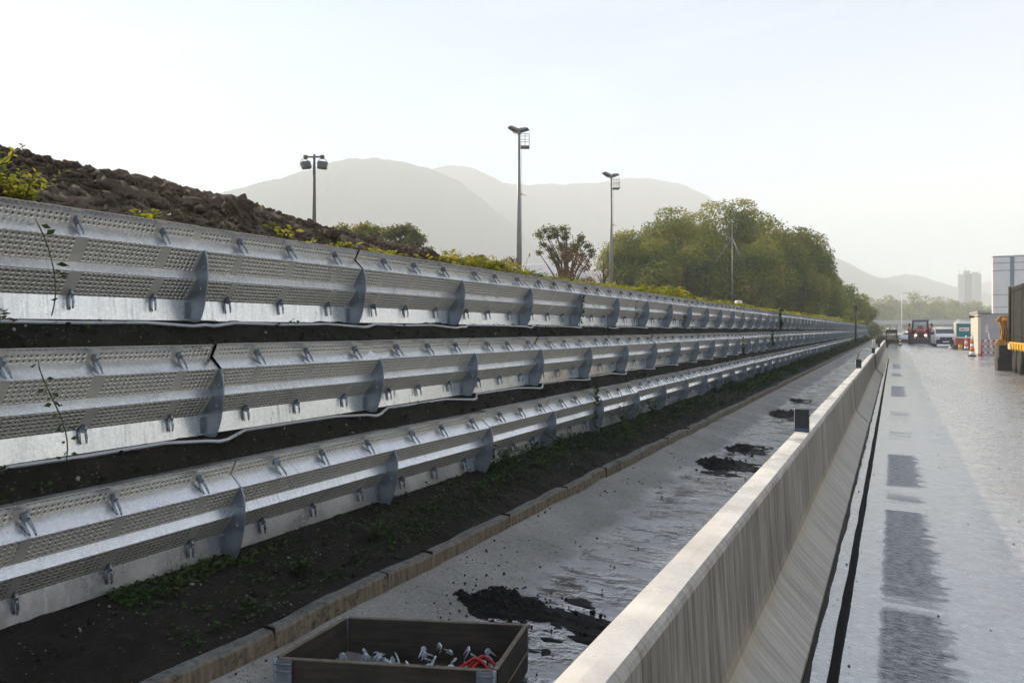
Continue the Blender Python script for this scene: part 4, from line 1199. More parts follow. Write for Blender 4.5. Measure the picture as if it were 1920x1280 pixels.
# ------------------------------------------------------------------ floodlight poles, mast
def flood_double(loc):
    t = thing("floodlight_pole", "brown pole with a crossarm and two hanging floodlights, left of the tall poles", "floodlight pole", loc, -YAW*0+R(29))
    H = 11.36-loc[2]
    mb = MB(); mb.tube([(0,0,-.2),(0,0,H*.5),(0,0,H)], [.155,.12,.07], 12); mb.build("pole", M['brownsteel'], t)
    mb = MB(); mb.tube([(-.50,0,H-.13),(.50,0,H-.13)], .05, 8)
    for sx in (-.48, .45): mb.rbox((sx-.11, -.09, H-.24), (sx+.11, .09, H-.04), .03)
    mb.build("crossarm", M['brownsteel'], t)
    for sx, tilt, tw in ((-.46, 38, -24), (.46, 10, 8)):
        c = Vector((sx, -0.02, H-.60))
        fm = MB(); fm.rbox((-.27,-.16,-.22),(.27,.10,.20), .05); fm.prism([(-.18,-.14),(.18,-.14),(.22,.14),(-.22,.14)], .10, .22, 'XZ')
        f = fm.build("floodlight", M['lampbody'], t, c); f.rotation_euler = (R(-tilt*.5), R(tw*.5), R(tilt))
        g = MB(); g.rbox((-.23,-.175,-.18),(.23,-.162,.16), .005); g.build("lens", M['lampglass'], f)
        y_ = MB(); y_.tube([(.29*math.cos(a), 0, .06+.32*math.sin(a)) for a in np.linspace(0, math.pi, 10)], .017, 6); y_.build("bracket", M['brownsteel'], f)
flood_double((-28.16, 27.79, 2.2))
def flood_tall(loc, H, lab, sc, rz):
    t = thing("floodlight_pole", lab, "floodlight pole", loc, rz, "tall grey floodlight poles with cages")
    mb = MB(); mb.tube([(0,0,-.2),(0,0,H*.5),(0,0,H-.5)], [.24*sc,.17*sc,.085*sc], 12); mb.build("pole", M['steel'], t)
    mb = MB(); mb.tube([(-.45,.25,H-.40),(0,0,H-.52),(.42,-.1,H-.42)], .05, 7); mb.box((-.12,-.12,H-.6),(.12,.12,H-.38)); mb.build("crossarm", M['steel'], t)
    for sx, sy, z, tx, tz in ((-.42, .25, H-.14, 24, 18), (.40, -.08, H-.28, 8, -14)):
        f = MB(); f.prism([(-.42,-.05),(.36,-.13),(.44,.02),(.34,.13),(-.30,.06)], -.28, .28, 'XZ'); f = f.build("floodlight", M['lampbody'], t, (sx, sy, z)); f.rotation_euler = (0, R(tx if sx < 0 else -tx), R(tz))
        if sx > 0: f.scale = (-.85, 1, .9)
        g = MB(); g.prism([(-.40,-.065),(.33,-.14),(.33,-.15),(-.40,-.075)], -.25, .25, 'XZ'); g.build("lens", M['lampglass'], f)
    # maintenance basket
    b = MB(); x0, x1, y0, y1, z0, z1 = .12, .80, -.35, .35, H-1.55, H-.66
    b.box((x0,y0,z0-.10),(x1,y1,z0))
    for x in (x0+.02, (x0+x1)/2, x1-.02):
        for y in (y0+.02, y1-.02): b.tube([(x,y,z0),(x,y,z1)], .017, 5)
    for y in (0.0,): b.tube([(x1-.02,y,z0),(x1-.02,y,z1)], .017, 5)
    for z in (z0+.45, z1): b.tube([(x0,y0+.02,z),(x1-.02,y0+.02,z),(x1-.02,y1-.02,z),(x0,y1-.02,z)], .02, 5)
    b.build("service_cage", M['steel'], t)
    k = MB()
    for z in (H*.66, H*.22): k.box((.0,-.05,z-.15),(.26,.05,z-.05)); k.tube([(.2,0,z-.14),(.55,0,z-.2)], .02, 5)
    k.tube([(.2,0,0),(.2,0,H-1.6)], .012, 5); k.build("cable_run", M['steel'], t)
flood_tall((-24.92, 45.64, 2.2), 14.89, "tallest grey floodlight pole with a service cage, in the middle of the sky", 1.0, R(29))
flood_tall((-24.21, 63.23, 2.2), 14.84, "farther grey floodlight pole with a service cage, at the wooded clump's left edge", .95, R(35))

t = thing("guyed_mast", "thin pale mast with three struts standing before the wooded clump", "mast", (-12.39, 61.82, 2.2))
mb = MB(); mb.tube([(0,0,-.2),(0,0,8.7)], [.05,.03], 8); mb.build("pole", M['steel'], t)
for e in ((-1.35, -.75, 5.2), (.95, .55, 5.1), (.75, -.3, 5.4)):
    mb = MB(); mb.tube([(0,0,7.5), e], .028, 6); mb.build("strut", M['steel'], t)
mb = MB(); mb.lathe([(.0,0),(.16,0),(.16,.62),(.13,.66),(0,.66)], n=14); mb.lathe([(.165,.50),(.175,.51),(.165,.54)], n=14)
tag(mb.build("marker_tube", M['cream'], None, (-5.95, 31.0, 2.25)), "short cream tube standing in the weeds on the crest below the mast", "marker tube")
mb = MB(); mb.tube([(0,0,0),(.06,.2,3.9)], [.10,.09], 7); mb.box((-.12,-.1,3.6),(.2,.35,3.75)); mb.rbox((-.16,-.16,-.02),(.16,.16,.12), .02)
tag(mb.build("dark_pole", M['black'], None, (-3.42, 78, 0.2)), "slim dark pole leaning against the far end of the steel rows", "pole")

# ------------------------------------------------------------------ wooden crate in the channel
FL, BL, BR, FR = (-2.62,2.34), (-2.65,2.86), (-1.735,3.26), (-1.63,2.75)
crate = thing("wooden_crate", "open dark plywood crate with metal corner hinges, half cut off in front of the channel", "crate", (-2.15, 2.8, -0.19))
crz = 0.245
def board(a, b, name="side_board", th=0.022, z1=crz, mat=None):
    a = Vector((a[0]+2.15, a[1]-2.8, 0)); b = Vector((b[0]+2.15, b[1]-2.8, 0))
    d = (b-a).normalized(); nrm = Vector((-d.y, d.x, 0))*th/2
    a2 = a + d*0.012; b2 = b - d*0.012
    mb = MB()
    vs = [a2-nrm, b2-nrm, b2+nrm, a2+nrm]
    mb.add([(p.x,p.y,0.0) for p in vs]+[(p.x,p.y,z1-.004) for p in vs], [(0,3,2,1),(4,5,6,7),(0,1,5,4),(1,2,6,5),(2,3,7,6),(3,0,4,7)])
    o = mb.build(name, M['wood'], crate)
    rim = MB(); n2 = nrm*1.04
    vs = [a2-n2, b2-n2, b2+n2, a2+n2]
    rim.add([(p.x,p.y,z1-.004) for p in vs]+[(p.x,p.y,z1) for p in vs], [(0,3,2,1),(4,5,6,7),(0,1,5,4),(1,2,6,5),(2,3,7,6),(3,0,4,7)])
    rim.build("worn_rim", M['woodpale'], o)
    return a2, b2, nrm
board(FL, FR); board(BL, BR); board(FL, BL); board(FR, BR)
mb = MB(); mb.add([(x+2.15, y-2.8, 0.012) for x, y in (FL, FR, BR, BL)], [(0,1,2,3)]); mb.add([(x+2.15, y-2.8, 0.0) for x, y in (FL, FR, BR, BL)], [(3,2,1,0)]); mb.build("floor_board", M['wood'], crate)
# outer batten on the right side and corner hinges
mb = MB()
for z in (0.11,):
    a = Vector((FR[0]+2.15+.014, FR[1]-2.8, z)); b = Vector((BR[0]+2.15+.014, BR[1]-2.8, z))
    mb.tube([a, b], 0.006, 4)
mb.build("batten", M['woodpale'], crate)
ux = Vector((FR[0]-FL[0], FR[1]-FL[1], 0)).normalized(); uy = Vector((-ux.y, ux.x, 0))
for c, sgn in ((FL, 1), (FR, -1)):
    o_ = Vector((c[0]+2.15, c[1]-2.8, 0)); mb = MB()
    p0 = o_ - uy*0.017 ; p1 = p0 + ux*sgn*0.085
    q = [p0, p1, p1-uy*0.004, p0-uy*0.004]
    mb.add([(p.x,p.y,.02) for p in q]+[(p.x,p.y,crz-.002) for p in q], [(0,3,2,1),(4,5,6,7),(0,1,5,4),(1,2,6,5),(2,3,7,6),(3,0,4,7)])
    for z in (.07, .13, .19, .225): mb.tube([p0-uy*.006+Vector((0,0,z)), p1-uy*.006+Vector((0,0,z))], .005, 6)
    mb.tube([o_-uy*.014+Vector((0,0,.01)), o_-uy*.014+Vector((0,0,crz+.003))], .010, 8)
    mb.build("corner_hinge", M['fin'], crate)
for c in (BL, BR):
    o_ = Vector((c[0]+2.15, c[1]-2.8, 0)); mb = MB(); mb.tube([o_+Vector((0,0,.01)), o_+Vector((0,0,crz))], .011, 8); 
    mb.tube([o_+Vector((.004,-.02,.01)), o_+Vector((.004,-.02,crz-.01))], .004, 6); mb.build("corner_hinge", M['fin'], crate)
# spare clips heaped inside
q = np.random.default_rng(55)
cm = MB(); hook(cm, (0,.10), (.02,.02)); spare = cm.build("spare_clip", M['whiteclip'])
tag(spare, "loose pale zinc clip lying in the heap inside the wooden crate", "clip", "loose clips heaped in the crate")
for k in range(64):
    o = spare if k == 0 else spare.copy()
    if k: COL.objects.link(o)
    s_ = q.uniform(.12, .95); t_ = q.uniform(.16, .9)
    pxy = (1-t_)*((1-s_)*np.array(FL)+s_*np.array(FR)) + t_*((1-s_)*np.array(BL)+s_*np.array(BR))
    hz = 0.06*math.exp(-((s_-.52)**2)/.05)*q.random() + 0.03*q.random()
    o.location = (pxy[0], pxy[1], -0.19+0.02+hz*1.5)
    o.rotation_euler = (q.uniform(-1.6, 1.6), q.uniform(-1.2, 1.2), q.uniform(0, 6.28)); o.scale = (.62,.62,.62)
mb = MB()
for k in range(5):
    cx, cy_ = q.normal()*.03, q.normal()*.03
    mb.tube([(cx+.09*math.cos(a)*(1+.2*math.sin(3*a+k)), cy_+.075*math.sin(a), .01+.03*k*.3+.03*math.sin(a*2+k)) for a in np.linspace(0, 5.6, 22)], .0085, 6)
tag(mb.build("red_strap", M['redstrap'], None, (-1.82, 2.93, -0.11)), "tangled red strap lying on the clips at the crate's right end", "strap")

# white arch standing in the channel
mb = MB()
R0, LEG = 0.42, 0.30
path = [(R0, 0.0)] + [(R0*math.cos(a), LEG+R0*math.sin(a)) for a in np.linspace(0, math.pi, 22)] + [(-R0, 0.0)]
no = len(path); nj = 13; vs = []; fs = []
for dr in (0.0, -0.035):
    for j in range(nj):
        wv = 0.016*math.sin(j*math.pi*0.5) + dr
        for (x, z) in path:
            n_ = Vector((x, z-LEG)).normalized() if z > LEG else Vector((1 if x > 0 else -1, 0))
            vs.append((x+n_[0]*wv, j*.06, z+n_[1]*wv))
m_ = no*nj
for j in range(nj-1):
    for i in range(no-1):
        a_, b_, c_, d_ = j*no+i, j*no+i+1, (j+1)*no+i+1, (j+1)*no+i
        fs.append((a_, b_, c_, d_)); fs.append((m_+a_, m_+d_, m_+c_, m_+b_))
for i in range(no-1):
    fs.append((i, m_+i, m_+i+1, i+1)); k_ = (nj-1)*no+i; fs.append((k_, k_+1, m_+k_+1, m_+k_))
mb.add(vs, fs, 0, True)
tag(mb.build("pipe_hoop", M['white'], None, (-1.42, 44, -0.21)), "white ribbed arch standing in the far channel behind the barrier", "arch")

# ------------------------------------------------------------------ vehicles (front faces -Y)
def wheel(parent, x, y, r_, w_, rim=True):
    mb = MB(); mb.lathe([(r_*.55,-w_/2),(r_*.93,-w_/2),(r_,-w_*.36),(r_,w_*.36),(r_*.93,w_/2),(r_*.55,w_/2)], n=20, axis='X')
    tob = mb.build("wheel", M['tyre'], parent, (x, y, r_))
    rm = MB(); rm.lathe([(0,-w_*.42),(r_*.35,-w_*.46),(r_*.58,-w_*.40),(r_*.58,w_*.40),(r_*.35,w_*.46),(0,w_*.42)], n=16, axis='X')
    for k in range(6):
        a = k*math.pi/3; rm.lathe([(.03*r_*2,-w_*.49),(.03*r_*2,w_*.49)], (0, r_*.4*math.cos(a), r_*.4*math.sin(a)), 6, 'X')
    rm.build("rim", M['rim'], tob)
    return tob
def loft(mb, secs, mi=0, smooth=True):
    """secs: list of rings with equal vertex counts"""
    n = len(secs[0]); vs = [p for s_ in secs for p in s_]; fs = []
    for i in range(len(secs)-1):
        for k in range(n):
            j = (k+1) % n; fs.append((i*n+k, (i+1)*n+k, (i+1)*n+j, i*n+j))
    fs.append(tuple(range(n))); fs.append(tuple((len(secs)-1)*n+k for k in range(n-1,-1,-1)))
    mb.add(vs, fs, mi, smooth)
def section(hw, z0, z1, y, tum=0.0, rr=0.12):
    """closed ring at station y: half width, floor, roof height, tumblehome"""
    top = hw-tum
    return [(-hw+.05,y,z0),(hw-.05,y,z0),(hw,y,z0+.1),(hw,y,z0+(z1-z0)*.5),(top,y,z1-rr),(top-rr,y,z1),(-top+rr,y,z1),(-top,y,z1-rr),(-hw,y,z0+(z1-z0)*.5),(-hw,y,z0+.1)]

# white van
van = thing("delivery_van", "white delivery van with dark bumper facing the camera beside the teal toilet", "van", (4.27, 75.7, 0), R(2))
van.scale = (1.0, 1.0, 1.0)
mb = MB()
loft(mb, [section(.84,.30,.98,0.0,.04,.08), section(.90,.25,1.10,.12,.05,.10), section(.91,.22,1.20,.75,.06,.10), section(.91,.22,1.26,.95,.08,.10), section(.91,.22,1.80,1.75,.14,.12), section(.91,.22,1.87,2.3,.12,.12), section(.91,.24,1.86,4.2,.12,.12), section(.89,.30,1.80,4.4,.14,.14)])
mb.build("body", M['white'], van)
w_ = MB(); w_.add([(-.76,.80,1.20),(.76,.80,1.20),(.70,1.68,1.745),(-.70,1.68,1.745),(-.76,.9,1.18),(.76,.9,1.18),(.69,1.75,1.72),(-.69,1.75,1.72)], [(0,1,2,3),(7,6,5,4),(0,3,7,4),(1,5,6,2),(3,2,6,7),(0,4,5,1)]); w_.build("windscreen", M['glass'], van)
for s_ in (-1, 1):
    g = MB(); g.prism([(1.25,1.22),(2.2,1.22),(2.2,1.62),(1.78,1.62)], s_*.895, s_*.875, 'YZ'); g.build("side_window", M['glass'], van)
    m_ = MB(); m_.rbox((s_*1.04-.10,1.0,1.12),(s_*1.04+.10,1.16,1.36), .03); m_.tube([(s_*.88,1.1,1.18),(s_*1.0,1.08,1.2)], .025, 6); m_.build("mirror", M['black'], van)
    h_ = MB(); h_.prism([(s_*.52,.80),(s_*.80,.78),(s_*.84,.97),(s_*.60,.94)], -.035, .10, 'XZ'); h_.build("headlight", M['lens'], van)
    for y in (.85, 3.5): wheel(van, s_*.80, y, .32, .22)
b = MB(); b.rbox((-.80,-.075,.26),(.80,.10,.66), .05); b.rbox((-.50,-.055,.66),(.50,.05,.90), .03); b.build("bumper", M['bumper'], van)
p_ = MB(); p_.rbox((-.26,-.092,.42),(.26,-.076,.53), .004); p_.build("number_plate", M['white'], van)
e_ = MB(); e_.lathe([(.07,-.075),(.07,-.056)], (0,0,.79), 14, 'Y'); e_.build("badge", M['steel'], van)

# red tractor
tr = thing("tractor", "red tractor with lit headlamps and dark front blade facing the camera on the road", "tractor", (2.50, 84.8, 0), R(-1))
mb = MB()
loft(mb, [section(.40,.72,1.45,.55,.06,.12), section(.44,.68,1.58,.75,.06,.14), section(.47,.68,1.72,1.9,.06,.14), section(.50,.68,1.78,2.1,.06,.12)])
mb.build("bonnet", M['tractor'], tr)
g = MB(); g.rbox((-.30,.52,.82),(.30,.58,1.38), .03); g.build("grille", M['bumper'], tr)
cab = MB()
for s_ in (-1, 1):
    cab.tube([(s_*.78,2.1,1.0),(s_*.72,2.15,1.8),(s_*.66,2.25,2.52)], .07, 6); cab.tube([(s_*.80,3.4,1.0),(s_*.70,3.4,2.52)], .07, 6)
    cab.box((s_*.78-.04,2.1,.95),(s_*.78+.04,3.4,1.45))
cab.box((-.8,3.35,.9),(.8,3.42,1.5)); cab.tube([(-.66,2.25,2.50),(.66,2.25,2.50)], .05, 6)
c_ = cab.build("cab", M['bumper'], tr)
rf = MB(); rf.rbox((-.80,2.0,2.50),(.80,3.55,2.70), .07); rf.build("roof", M['steel'], c_)
ws = MB(); ws.add([(-.66,2.17,1.5),(.66,2.17,1.5),(.6,2.28,2.46),(-.6,2.28,2.46),(-.66,2.19,1.5),(.66,2.19,1.5),(.6,2.30,2.46),(-.6,2.30,2.46)], [(0,1,2,3),(7,6,5,4),(0,3,7,4),(1,5,6,2),(3,2,6,7),(0,4,5,1)])
def glassmat():
    t = NT('cab_glass'); t.set(color=(.75,.82,.84), rough=.05); t.b.inputs["Transmission Weight"].default_value = .85; t.b.inputs["IOR"].default_value = 1.1; return t.m
M['cabglass'] = glassmat()
ws.build("windscreen", M['cabglass'], c_)
st = MB(); st.rbox((-.26,2.75,1.2),(.26,3.2,1.38), .05); st.rbox((-.25,3.1,1.38),(.25,3.24,2.0), .05); st.build("seat", M['black'], c_)
for s_ in (-1, 1):
    wheel(tr, s_*.92, 3.1, .80, .50); wheel(tr, s_*.82, 1.05, .54, .40)
    f = MB(); f.prism([(2.35,1.3),(2.55,1.66),(3.1,1.82),(3.65,1.66),(3.65,1.58),(3.1,1.72),(2.6,1.58),(2.45,1.28)], s_*.68, s_*1.18, 'YZ'); f.build("mudguard", M['tractor'], tr)
    h_ = MB(); h_.lathe([(.10,0),(.12,.03),(.12,.10)], (s_*.46,.50,.99), 12, 'Y'); h_.build("headlight", M['lit'], tr)
    f2 = MB(); f2.rbox((s_*.50-.16,.56,.88),(s_*.50+.16,1.5,1.28), .06); f2.build("side_fairing", M['tractor'], tr)
    m_ = MB(); m_.tube([(s_*.72,2.15,2.2),(s_*1.05,2.05,2.2)], .025, 6); m_.rbox((s_*1.05-.09,1.98,1.92),(s_*1.05+.09,2.06,2.28), .02); m_.build("mirror", M['black'], tr)
b = MB(); b.prism([(-.15,.08),(-.05,.06),(.05,.25),(.05,.62),(-.02,.70),(-.12,.66)], -.98, .98, 'YZ'); b.rbox((-.5,.0,.28),(.5,.6,.72), .04); b.build("front_blade", M['darkblock'], tr)
x_ = MB(); x_.tube([(.62,1.7,1.4),(.62,1.7,2.4)], .05, 8); x_.build("exhaust", M['black'], tr)

def far_car(loc, rz, lab, mat, s_=1.0):
    t = thing("parked_car", lab, "car", loc, rz, "far cars at the end of the works"); t.scale = (s_, s_, s_)
    mb = MB()
    loft(mb, [section(.76,.3,.62,0,.03,.08), section(.86,.22,.78,.15,.04,.10), section(.88,.2,.92,1.0,.05,.10), section(.88,.2,.98,1.2,.06,.10), section(.88,.2,1.42,1.95,.22,.12), section(.88,.2,1.45,2.8,.20,.12), section(.87,.2,1.05,3.7,.06,.1), section(.80,.3,.9,4.1,.06,.1)])
    mb.build("body", mat, t)
    w_ = MB(); w_.add([(-.70,1.16,.99),(.70,1.16,.99),(.56,1.88,1.36),(-.56,1.88,1.36),(-.70,1.26,.98),(.70,1.26,.98),(.56,1.98,1.34),(-.56,1.98,1.34)], [(0,1,2,3),(7,6,5,4),(0,3,7,4),(1,5,6,2),(3,2,6,7),(0,4,5,1)]); w_.build("windscreen", M['glass'], t)
    for q_ in (-1, 1):
        for y in (.75, 3.3): wheel(t, q_*.78, y, .31, .2)
        h_ = MB(); h_.rbox((q_*.58-.16,-.0,.56),(q_*.58+.16,.14,.70), .03); h_.build("headlight", M['lens'], t)
    b = MB(); b.rbox((-.8,-.04,.24),(.8,.14,.44), .04); b.build("bumper", M['bumper'], t)
far_car((1.15, 92, 0), R(-20), "white car partly hidden left of the tractor", M['white'])
far_car((4.35, 100, 0), R(6), "pale car far behind, in the gap between tractor and white van", M['cabin'])
# yellow-white beacon cone left of that car
def cone(loc, lab, h=.95):
    t = thing("traffic_cone", lab, "traffic cone", loc, 0, "traffic cones and beacons")
    mb = MB(); mb.rbox((-.20,-.20,0),(.20,.20,.07), .02); mb.build("base", M['rubber'], t)
    segs = [(.155,.07),(.05,h)]
    for i in range(5):
        f0, f1 = i/5, (i+1)/5
        r0 = .15*(1-f0)+.045*f0; r1 = .15*(1-f1)+.045*f1
        s_ = MB(); s_.lathe([(r0,.07+(h-.07)*f0+.001),(r1,.07+(h-.07)*f1)], n=16); s_.build("stripe" if i % 2 else "sleeve", M['white'] if i % 2 == 0 else M['orange'], t)
cone((4.14, 49.7, 0), "tall red and white cone standing at the corner of the grey cabin", 1.25)
cone((5.0, 64.8, 0), "orange and white cone behind the tall cone, at the end of the red barrier", 1.15)
cone((0.55, 80.5, 0), "pale yellowish cone beside the far end of the concrete barrier", .95)

# dark board trailer at the barrier's end
t = thing("sign_trailer", "dark board on a frame standing at the far end of the concrete barrier", "sign trailer", (-.25, 92.5, 0))
mb = MB(); mb.rbox((-.62,-.05,1.15),(.62,.05,1.60), .03); mb.rbox((-.60,-.05,.55),(-.45,.05,1.15), .02); mb.rbox((.45,-.05,.55),(.60,.05,1.15), .02); mb.build("board", M['black'], t)
mb = MB(); mb.rbox((-.55,-.1,.45),(.55,1.2,.57), .03); mb.tube([(-.3,.0,.5),(-.3,.0,1.2)], .04, 6); mb.tube([(.3,.0,.5),(.3,.0,1.2)], .04, 6); mb.build("frame", M['steel'], t)
for s_ in (-1, 1): wheel(t, s_*.7, .6, .3, .2)
t = thing("earth_ramp", "brown earth pile closing the lane at the far end of the concrete barrier", "earth pile", (-.2, 97, 0))
mb = MB(); mb.lump((0,0,.1), 1.5, 9, 0, .55, 10, .3); mb.build("pile", M['mound'], t)

# portable toilet
pt = thing("portable_toilet", "teal portable toilet with a white roof beside the white van", "portable toilet", (5.33, 72.0, 0), R(3))
mb = MB(); mb.rbox((-.56,-.56,.10),(.56,.56,2.10), .03)
mb.build("cabin", M['teal'], pt)
mb = MB(); mb.rbox((-.60,-.60,0),(.60,.60,.10), .03)
mb.rbox((-.625,-.62,.06),(-.555,-.55,2.16), .01); mb.rbox((.555,-.62,.06),(.60,-.57,2.16), .01); mb.rbox((-.615,-.5,.1),(-.566,.6,2.12), .008); mb.build("frame", M['cream'], pt)
d_ = MB(); d_.rbox((-.44,-.585,.16),(.46,-.563,2.0), .008); d_.build("door", M['teal'], pt)
rf = MB(); rf.rbox((-.64,-.64,2.10),(.64,.64,2.22), .04); rf.prism([(-.52,2.22),(-.42,2.33),(.42,2.33),(.52,2.22)], -.5, .5, 'XZ')
for k in range(6): rf.rbox((-.56+k*.2,-.66,2.11),(-.48+k*.2,-.60,2.24), .015)
rf.build("roof", M['white'], pt)
v_ = MB(); v_.tube([(-.38,-.3,2.25),(-.38,-.3,2.52)], .06, 8); v_.tube([(-.3+.36*math.cos(a), 0, 2.28+.16*math.sin(a)) for a in np.linspace(0, math.pi, 8)], .03, 6); v_.build("vent_pipe", M['white'], pt)
sg = MB(); sg.rbox((-.36,-.600,1.48),(.36,-.586,1.80), .005); sg = sg.build("sign", M['cladding'], pt)
rd = MB(); 
for k in range(4): rd.prism([(-.27+k*.075,1.57),(-.21+k*.075,1.57),(-.205+k*.075,1.69),(-.255+k*.075,1.69)], -.606, -.601, 'XZ')
rd.build("lettering", M['red'], sg)
gd = MB()
for k in range(4): gd.prism([(.04+k*.07,1.585),(.09+k*.07,1.585),(.09+k*.07,1.665),(.04+k*.07,1.665)], -.606, -.601, 'XZ')
gd.build("lettering", M['bluegrey'], sg)

# red and white site barriers
def site_barrier(loc, rz, lab, w_=1.6, solid=False):
    t = thing("site_barrier", lab, "barrier", loc, rz, "red and white site barriers")
    for x in (-w_/2, w_/2):
        p_ = MB(); p_.tube([(x,0,.05),(x,0,1.0)], .035, 8); p_.rbox((x-.09,-.2,0),(x+.09,.2,.05), .02); p_.build("post", M['red'], t)
    for z in ((.95, .60, .25) if not solid else (.95, .18)):
        n_ = 8
        for k in range(n_):
            b = MB(); b.rbox((-w_/2+w_*k/n_+.002,-.02,z-.05),(-w_/2+w_*(k+1)/n_-.002,.02,z+.05), .008)
            b.build("stripe", M['white'] if (k % 2 or (solid and z > .9)) else M['red'], t)
    if solid:
        b = MB()
        for k in range(15): b.rbox((-w_/2+.05+k*(w_-.1)/15,-.015,.23),(-w_/2+.05+(k+.72)*(w_-.1)/15,.015,.90), .006)
        b.build("infill_panel", M['red'], t)
site_barrier((5.12, 68.2, 0), R(5), "dark red slatted barrier with a white top rail in front of the teal toilet", 1.25, True)
site_barrier((5.16, 49.8, 0), R(5), "red and white rail barrier before the grey cabin, left one of the pair", 1.1)
site_barrier((6.30, 49.95, 0), R(5), "red and white rail barrier before the grey cabin, right one behind the dark blocks", 1.1)
# clutter by the toilet
def bag(loc, s_, lab, mat):
    mb = MB(); mb.lump((0,0,s_*.32), s_*.5, int(loc[1]*10), 0, .7, 8, .35); mb.tube([(-s_*.2,0,s_*.6),(0,0,s_*.78),(s_*.2,0,s_*.6)], .02, 6)
    tag(mb.build("tool_bag", M[mat], None, loc), lab, "tool bag", "bags and tools lying by the toilet")
bag((4.42, 67.0, 0), .5, "grey bag lying left of the teal toilet's foot", 'bumper')
bag((4.05, 66.8, 0), .26, "small pale bundle on the road left of the grey bag", 'cream')
bag((4.95, 66.9, 0), .45, "dark bag in front of the red slatted barrier", 'black')
bag((5.45, 66.7, 0), .38, "black bundle at the right foot of the red slatted barrier", 'tyre')
mb = MB(); mb.lathe([(.12,0),(.14,.25),(.14,.34),(.10,.36)], n=12); mb.tube([(.13*math.cos(a),0,.34+.12*math.sin(a)) for a in np.linspace(0, math.pi, 7)], .01, 5)
tag(mb.build("bucket", M['yellow'], None, (4.72, 66.3, 0)), "small yellowish bucket between the two dark bags", "bucket")

# grey site cabin
cb = thing("site_cabin", "grey flat roofed site cabin with a cream sunlit end behind the red and white barriers", "site cabin", (4.65, 51.9, 0))
mb = MB(); mb.box((0.02,0.02,.08),(8,5,2.66)); mb.build("wall", M['cabin'], cb)
mb = MB(); mb.box((-.001,.14,.10),(.019,4.9,2.62)); mb.box((-.02,.0,.0),(.12,.12,2.72)); mb.build("painted_sunlit_end", M['cream'], cb)  # end face coloured cream for sunlight, the walls grey for shade
mb = MB(); mb.box((-.06,-.06,2.661),(8.1,5.1,2.80)); mb.box((-.03,-.0,.0),(8.05,5.05,.078)); mb.build("roof", M['cabin'], cb)
mb = MB(); mb.box((-.03,-.02,2.60),(8.06,.018,2.655)); mb.build("gutter", M['seam'], cb)
wf = MB(); wf.box((1.75,-.03,1.35),(2.85,.018,2.30)); wf = wf.build("window", M['bluegrey'], cb)
pn = MB(); pn.box((1.82,-.036,1.42),(2.78,-.031,2.23)); pn.build("pane", M['cladding'], wf)
br = MB()
for k in range(7): br.tube([(1.88+k*.14,-.05,1.4),(1.88+k*.14,-.05,2.25)], .014, 5)
br.build("window_bars", M['bluegrey'], wf)
lf = MB(); lf.tube([(.1,-.02,2.45),(-.25,-.1,2.45)], .03, 6); lf.rbox((-.5,-.2,2.36),(-.22,.0,2.5), .03); lf.build("outside_lamp", M['black'], cb)
# two tall tools leaning at the cabin
mb = MB(); mb.tube([(0,0,0),(-.30,.05,1.55)], .022, 6); mb.prism([(-.42,1.45),(-.28,1.45),(-.30,1.9),(-.36,1.95),(-.42,1.85)], .03, .05, 'XZ')
tag(mb.build("shovel", M['cream'], None, (5.35, 50.9, 0)), "pale shovel leaning behind the red and white barrier", "shovel", "tools behind the barrier")
mb = MB(); mb.tube([(0,0,0),(.05,.03,.9),(.18,.05,1.5)], .04, 6); mb.rbox((.02,-.06,1.2),(.26,.08,1.85), .05); mb.rbox((-.08,-.06,.6),(.14,.08,.85), .04)
tag(mb.build("hand_machine", M['black'], None, (5.62, 50.7, 0)), "dark upright hand machine between the rails of the barrier", "machine", "tools behind the barrier")

# white clad upper module on a blue column
up = thing("portal_wall", "raised white panelled portal wall with a blue grey downpipe above the grey cabin", "portal wall", (4.57, 43.8, 0))
mb = MB(); mb.box((.012,.012,2.47),(9,.5,5.42)); mb.build("core", M['cladding'], up)
zs = [2.47, 2.83, 3.55, 4.83-.45, 4.97, 5.43]
zs = [2.47, 2.80, 3.46, 4.72, 5.12, 5.44]
for i in range(5):
    for (x0, x1) in ((0.0, .735), (.90, 4.9), (4.92, 9)):
        p_ = MB(); p_.box((x0+.006, -.012, zs[i]+.014), (x1-.006, .011, zs[i+1]-.014)); p_.build("wall_panel", M['cladding'], up)
    p_ = MB(); p_.box((-.012, .012, zs[i]+.014), (.011, .5, zs[i+1]-.014)); p_.build("wall_panel", M['cladding'], up)
for z in zs[1:-1]:
    s_ = MB(); s_.box((-.001, -.002, z-.012), (9.0, .0115, z+.012)); s_.build("panel_joint", M['seam'], up)
s_ = MB(); s_.box((.737, -.03, 2.47), (.888, .0115, 5.45)); s_.build("downpipe", M['bluegrey'], up)
s_ = MB(); s_.box((-.03, -.03, 5.452), (9.05, .53, 5.50)); s_.build("roof_edge", M['white'], up)
for (x, y) in ((1.75, .25), (8.6, .25)):
    s_ = MB(); s_.box((x-.10, y-.10, 0), (x+.10, y+.10, 2.465)); s_.build("column", M['blue'], up)

